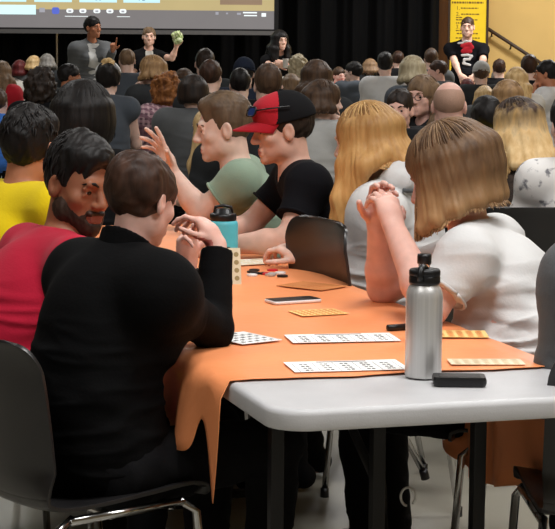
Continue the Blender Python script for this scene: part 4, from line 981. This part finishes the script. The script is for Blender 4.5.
s2 = stander(149, 37, 24.0, label='standing fair-skinned girl holding up a crumpled green and white paper', heading=-80, face=-85, fem=True, skin='pale', hs=.98, w=.95, hair=('updo', 'lightbrown', dict(t=.004)), top=T_('black', 'tee'), lean=.03, feat={'eyes'}, arms={'L': dict(e=at(172, 58, 23.8), w=at(176.5, 47, 23.75), f=at(177, 40, 23.75), pn=(0, -1, 0), hand=dict(curl=(50, 50, 30))), 'R': 'front'})
S = Solid(); torso_prims(S, s2.J, .018, .95, True); S.cut((0, .05, 0), (0, -1, 0)); S.cut(s2.J['spine'](.98), (0, 0, 1)); S.cut(s2.P, (0, 0, -1)); S.cut((.05, 0, 0), (1, 0, 0)); S.cut((-.05, 0, 0), (-1, 0, 0))
V, Q = S.nets(.008); mesh_np('undershirt', V, Q, TOPS['offwhite'], s2.o)
pp = at(177.5, 37.5, 23.68); S = Solid(); setm('paper_green', (222, 226, 190), .7, c2=(150, 176, 90), scale=30)
for k in range(7): a = 2 * PI * k / 7; S.ell((.035 * math.cos(a), .02 * math.sin(2 * a), .05 * math.sin(a)), (.035, .018, .035), .015)
V, Q = S.nets(.007); V = V + normals_of(V, Q) * wobble(V, 80, .012, 6)[:, None]; o = mesh_np('crumpled_paper', V, Q, M['paper_green']); o.location = pp; tag(o, 'crumpled green and white paper held up in the standing girl\'s hand', 'paper')
s3 = stander(280, 41, 23.5, label='standing woman with long dark hair in a black t-shirt holding a cup', heading=-75, face=-62, fem=True, skin='pale', hs=1.0, hair=('long', 'black', dict(L=.26, n=160, fl=42)), top=T_('black', 'tee'), lean=.03, feat={'eyes'}, slv=.5, arms={'R': dict(e=at(269, 66, 23.4), w=at(278, 65, 23.1), f=at(284, 64, 23.05), pn=(.2, 1, 0), hand=dict(curl=(40, 50, 30))), 'L': dict(e=at(291, 66, 23.3), w=at(285, 64, 23.1), f=at(281, 63, 23.05), pn=(0, 1, 0), hand=dict(curl=(40, 50, 30)))})
cu_ = empty('cup', at(285.5, 68, 23.0)); tag(cu_, 'pale cup held by the standing long-haired woman', 'cup'); MB().lathe([(.030, 0), (.036, .11), (.038, .112), (.034, .108), (.028, .004)], n=20).build('cup_wall', M['white_plastic'], cu_, smooth=True); MB().tube([(.034, 0, .08), (.062, 0, .07), (.060, 0, .035), (.033, 0, .03)], .006, 8).build('handle', M['white_plastic'], cu_, smooth=True)
s4 = stander(467.5, 27.5, 24.0, label='standing man in a black t-shirt with a red and white print, by the yellow banner', heading=-88, face=-100, skin='pale', hs=1.04, w=1.22, hair=SH('brown', t=.006), top=T_('tee', 'tee'), lean=.03, feat={'eyes'}, slv=.75, belly=.02, arms={'R': dict(e=at(454, 60, 23.95), w=at(460, 75, 23.8), f=at(465, 79, 23.75), pn=(0, 1, 0)), 'L': dict(e=at(483, 60, 23.9), w=at(476, 75, 23.8), f=at(471, 79, 23.75), pn=(0, 1, 0))})

# the print on the standing man's shirt: a red cap-like shape over white strokes, laid on the chest
dgv = s4.top; S = Solid(); torso_prims(S, s4.J, .019, 1.22, False, belly=.02)
c0 = s4.J['spine'](.78); yb = c0.y + .140
def blob(name, m, pts, r, k=.01):
    T = Solid()
    for a, b in zip(pts[:-1], pts[1:]): T.rc((c0.x + a[0], yb - .9 * abs(a[0]) ** 1.6, c0.z + a[1]), (c0.x + b[0], yb - .9 * abs(b[0]) ** 1.6, c0.z + b[1]), r, r, k)
    V, Q = T.nets(.007); V[:, 1] = yb + (V[:, 1] - yb) * .25 + .006; mesh_np(name, V, Q, m, s4.top)
blob('print', TOPS['red'], [(.07, .07), (-.02, .09), (-.05, .05), (.03, .03), (.06, .0), (-.03, .0)], .026)
blob('print', TOPS['white'], [(.12, .10), (.07, .105), (.03, .13), (-.03, .12)], .012)
blob('print', TOPS['white'], [(.07, -.05), (.0, -.045), (-.05, -.06), (-.02, -.10), (.04, -.10), (.05, -.15), (-.03, -.17)], .016)
# ------------------------------------------------------------------ things on the table
def put(px, py, z=None): return on_plane(px, py, TZ + .0088 if z is None else z)
def card(px, py, w, l, rz, label, base, mark, nx, ny, group=None, name='bingo_card', dots=False, title=True, dz=0.0, cat='bingo card'):
    p = put(px, py); m = MB(); m.box((0, 0, .0006), (w / 2, l / 2, .0006))
    r = random.Random(int(px * 3 + py))
    for i in range(nx):
        for j in range(ny):
            x = -w / 2 + w * (i + .8) / (nx + .6); y = -l / 2 + l * (j + .7) / (ny + (1.3 if title else .5))
            if dots: m.prism([(x + w * .32 / nx * math.cos(a), y + l * .32 / ny * math.sin(a)) for a in np.linspace(0, 2 * PI, 9)[:-1]], .0012, .0016, mi=1)
            else:
                for q in range(2): m.box((x + (q - .5) * w * .2 / nx, y, .0014), (w * .07 / nx, l * r.uniform(.12, .2) / ny, .0002), mi=1)
    if title: m.box((0, l / 2 - l * .10, .0014), (w * .22, l * .03, .0002), mi=1)
    if not dots:
        for i in range(nx + 1): m.box((-w / 2 + w * (i + .3) / (nx + .6), -l * .08, .0013), (.0005, l * .40, .0001), mi=1)
    o = m.build(name, [base, mark]); o.location = (p.x, p.y, p.z + dz); o.rotation_euler = (0, 0, rz); tag(o, label, cat, group); return o
card(346, 366, .262, .13, TA - .10, 'white printed bingo sheet nearest the bare table end', M['paper'], M['ink'], 5, 4)
card(342, 338, .268, .125, TA - .12, 'white printed bingo sheet lying behind the nearest one', M['paper'], M['ink'], 5, 4)
card(243, 338, .12, .16, TA + .35, 'white bingo sheet partly under the black sweater elbow', M['paper'], M['ink'], 5, 4)
card(318, 312.5, .135, .10, TA + .1, 'yellow perforated bingo card behind the white sheets', M['yellow_card'], M['orange_dot'], 7, 5, dots=True, title=False)
card(455, 334, .16, .11, TA - .3, 'yellow perforated bingo card behind the steel bottle', M['yellow_card'], M['orange_dot'], 6, 5, dots=True, title=False)
card(486, 362, .17, .075, TA - .25, 'plain beige bingo card beside the steel bottle', M['beige_card'], mat('beige_mark', (206, 186, 150), .6), 7, 4, dots=True, title=False)
card(250, 262, .16, .14, TA + .2, 'cream sheet of paper on the far cloth near the teal bottle', M['beige_card'], M['paper'], 3, 3, name='paper_sheet', cat='paper')
card(312, 286, .13, .17, TA + .6, 'flat brown napkin lying beside the empty chair', mat('flat_brown', (196, 122, 66), .8), mat('flat_brown_mark', (190, 116, 62), .8), 1, 1, name='brown_rectangle', title=False, cat='rectangle')  # flat brown rectangle on the cloth with slightly darker marks
# steel bottle
pb = on_plane(423, 377, TZ + .001); bt = empty('water_bottle', pb); tag(bt, 'tall brushed steel water bottle with black lid on the bare table end', 'bottle')
MB().lathe([(.030, 0), (.0385, .002), (.0405, .006), (.0405, .178), (.0395, .188), (.0355, .199), (.031, .206), (.030, .212)], n=48).build('body', M['steel'], bt, smooth=True)
MB().lathe([(.030, .206), (.0335, .207), (.0345, .212), (.0345, .222), (.033, .226), (.0305, .228), (.029, .233)], n=40).build('lid', M['black_plastic'], bt, smooth=True)
MB().lathe([(.0325, .2255), (.0345, .2265), (.0345, .236), (.032, .240), (.01, .2415)], n=40).build('lid_cap', M['dark_metal'], bt, smooth=True)
MB().tube([(-.012, -.034, .216), (-.013, -.0365, .228), (-.011, -.034, .243), (-.006, -.020, .249), (0, -.004, .246), (.004, .004, .240)], .0042, 10, flat=1.6).build('carry_loop', M['black_plastic'], bt, smooth=True)
# clear bottle behind it
pc = on_plane(423, 342, TZ + .008); cb = empty('plastic_bottle', pc); cb.scale = (1.06, 1.06, 1.09); tag(cb, 'clear plastic bottle with black cap standing behind the steel bottle', 'bottle')
MB().lathe([(.025, 0), (.031, .004), (.032, .02), (.031, .09), (.0325, .12), (.030, .138), (.018, .156), (.0135, .166), (.0135, .186)], n=32).build('body', M['glass_clear'], cb, smooth=True)
MB().lathe([(.0155, .176), (.0165, .178), (.0165, .192), (.0155, .198), (.002, .199)], n=24).build('cap', M['black_plastic'], cb, smooth=True)
# black gadget on the grey top
def slab(name, w, l, h, r, m, px, py, rz, label, cat, z=None, parts=None):
    p = on_plane(px, py, TZ + .001 if z is None else z); t = empty(name, p, rz); tag(t, label, cat)
    b = MB(); P0 = rrect(w - .004, l - .004, r - .001, 5); P1 = rrect(w, l, r, 5); n = len(P0)
    V = [(x, y, 0) for x, y in P0] + [(x, y, h * .3) for x, y in P1] + [(x, y, h * .7) for x, y in P1] + [(x, y, h) for x, y in P0]
    b.add(V, [tuple(range(n - 1, -1, -1)), tuple(3 * n + k for k in range(n))] + [(i * n + k, i * n + (k + 1) % n, (i + 1) * n + (k + 1) % n, (i + 1) * n + k) for i in range(3) for k in range(n)])
    b.build('body', m, t, smooth=False); return t
pw = slab('power_bank', .063, .115, .020, .012, M['black_plastic'], 459, 384.5, TA + rad(72), 'black pocket power bank lying beside the steel bottle', 'power bank')
for x in (-.016, 0, .016): MB().box((x, -.0575, .010), (.0055, .0008, .0035)).build('port', M['steel'], pw)
MB().box((0, .0, .0202), (.022, .045, .0003)).build('panel', M['dark_metal'], pw)
p1 = slab('phone', .075, .15, .009, .012, M['white_plastic'], 293, 302, TA + rad(100), 'black-screened phone with white edge lying on the orange cloth', 'phone', z=TZ + .006)
MB().prism(rrect(.070, .145, .010, 5), .009, .0097).build('screen', M['black_plastic'], p1)
# dauber beside the printed sheets
dp = on_plane(401, 327, TZ + .0135); db = empty('marker_pen', dp, TA + rad(8)); tag(db, 'short black marker pen lying among the bingo sheets', 'marker')
R90 = Matrix.Rotation(rad(90), 3, 'Y'); MB().lathe([(.006, -.04), (.0085, -.038), (.0085, .012)], n=16, R=R90).build('body', M['black_plastic'], db, smooth=True); MB().lathe([(.0092, .012), (.0092, .04), (.006, .043)], n=16, R=R90).build('cap', M['dark_metal'], db, smooth=True)
# teal bottle between the players
pt = on_plane(223, 262, TZ + .004); tb = empty('teal_bottle', pt); tag(tb, 'squat teal drink bottle with black lid in front of the capped man', 'bottle')
MB().lathe([(.036, 0), (.047, .003), (.049, .012), (.049, .125), (.047, .134), (.040, .14)], n=40).build('body', M['teal'], tb, smooth=True)
MB().lathe([(.042, .138), (.044, .14), (.044, .158), (.040, .162), (.028, .164), (.026, .176), (.012, .178)], n=36).build('lid', M['black_plastic'], tb, smooth=True)
MB().tube([(-.03, 0, .160), (-.026, 0, .182), (0, 0, .188), (.026, 0, .182), (.03, 0, .160)], .005, 8).build('handle', M['black_plastic'], tb, smooth=True)
lb = MB()
for q, a in enumerate((-1.9, -1.2)): lb.lathe([(.0105, 0), (.0105, .002), (.001, .0025)], (.0485 * math.cos(a), .0485 * math.sin(a), .045), 14, Matrix.Rotation(a, 3, 'Z') @ Matrix.Rotation(rad(90), 3, 'Y'))
lb.build('badge', M['black_plastic'], tb)
# upright hole card held up by the elbow
hp = on_plane(233, 285, TZ + .004); hc = empty('score_card', hp, rad(12)); tag(hc, 'cream card with round holes propped up beside the black sleeve', 'card')
Rt = Matrix.Rotation(rad(-14), 3, 'X'); m = MB(); m.box(Rt @ Vector((0, 0, .056)), (.026, .0012, .056), Rt)
for i in range(2):
    for j in range(4): m.lathe([(.0075, 0), (.0075, .0006), (.001, .0007)], Rt @ Vector(((i - .5) * .026, -.0013, .02 + j * .024)), 12, Rt @ Matrix.Rotation(rad(90), 3, 'X'), mi=1)
m.build('card', [mat('pale_card', (216, 214, 186), .6), mat('pale_hole', (150, 140, 96), .6)], hc)
# bunch of keys/trinkets on the cloth: small counters, each its own
rr = random.Random(11)
for k in range(11):
    p = on_plane(rr.uniform(249, 283), rr.uniform(270, 276), TZ + .0075); mk = ('black_plastic', 'white_plastic', 'red', 'black_plastic', 'steel')[k % 5]
    o = MB().lathe([(.006, -.003), (.010, -.002), (.010, .002), (.006, .003)], n=14).build('game_counter', M[mk], smooth=False); o.location = p; o.scale = (1.7, 1.7, 1.3)
    tag(o, {'black_plastic': 'small black counter', 'white_plastic': 'small white counter', 'red': 'small red counter', 'steel': 'small metal counter'}[mk] + ' in the scatter beyond the phone', 'counter', {'black_plastic': 'black', 'white_plastic': 'white', 'red': 'red', 'steel': 'metal'}[mk] + ' counters scattered on the cloth')
# red-nailed pinkish card under the near hands
o = MB().prism(rrect(.03, .05, .006, 3), 0, .004).build('red_token', M['red']); o.location = on_plane(200, 292, TZ + .006); o.rotation_euler = (0, 0, .5); tag(o, 'small red plastic token on the cloth inside the black sleeve', 'token')
# carabiner hanging under the table
kp = at(408, 497, 4.35); kr = MB(); kr.tube([Vector((.017 * math.cos(a), .003, .022 * math.sin(a))) for a in np.linspace(-.9, 4.6, 22)], .003, 8); o = kr.build('steel_ring', M['steel'], smooth=True); o.location = kp; tag(o, 'small steel ring hanging in the dark under the table', 'ring')
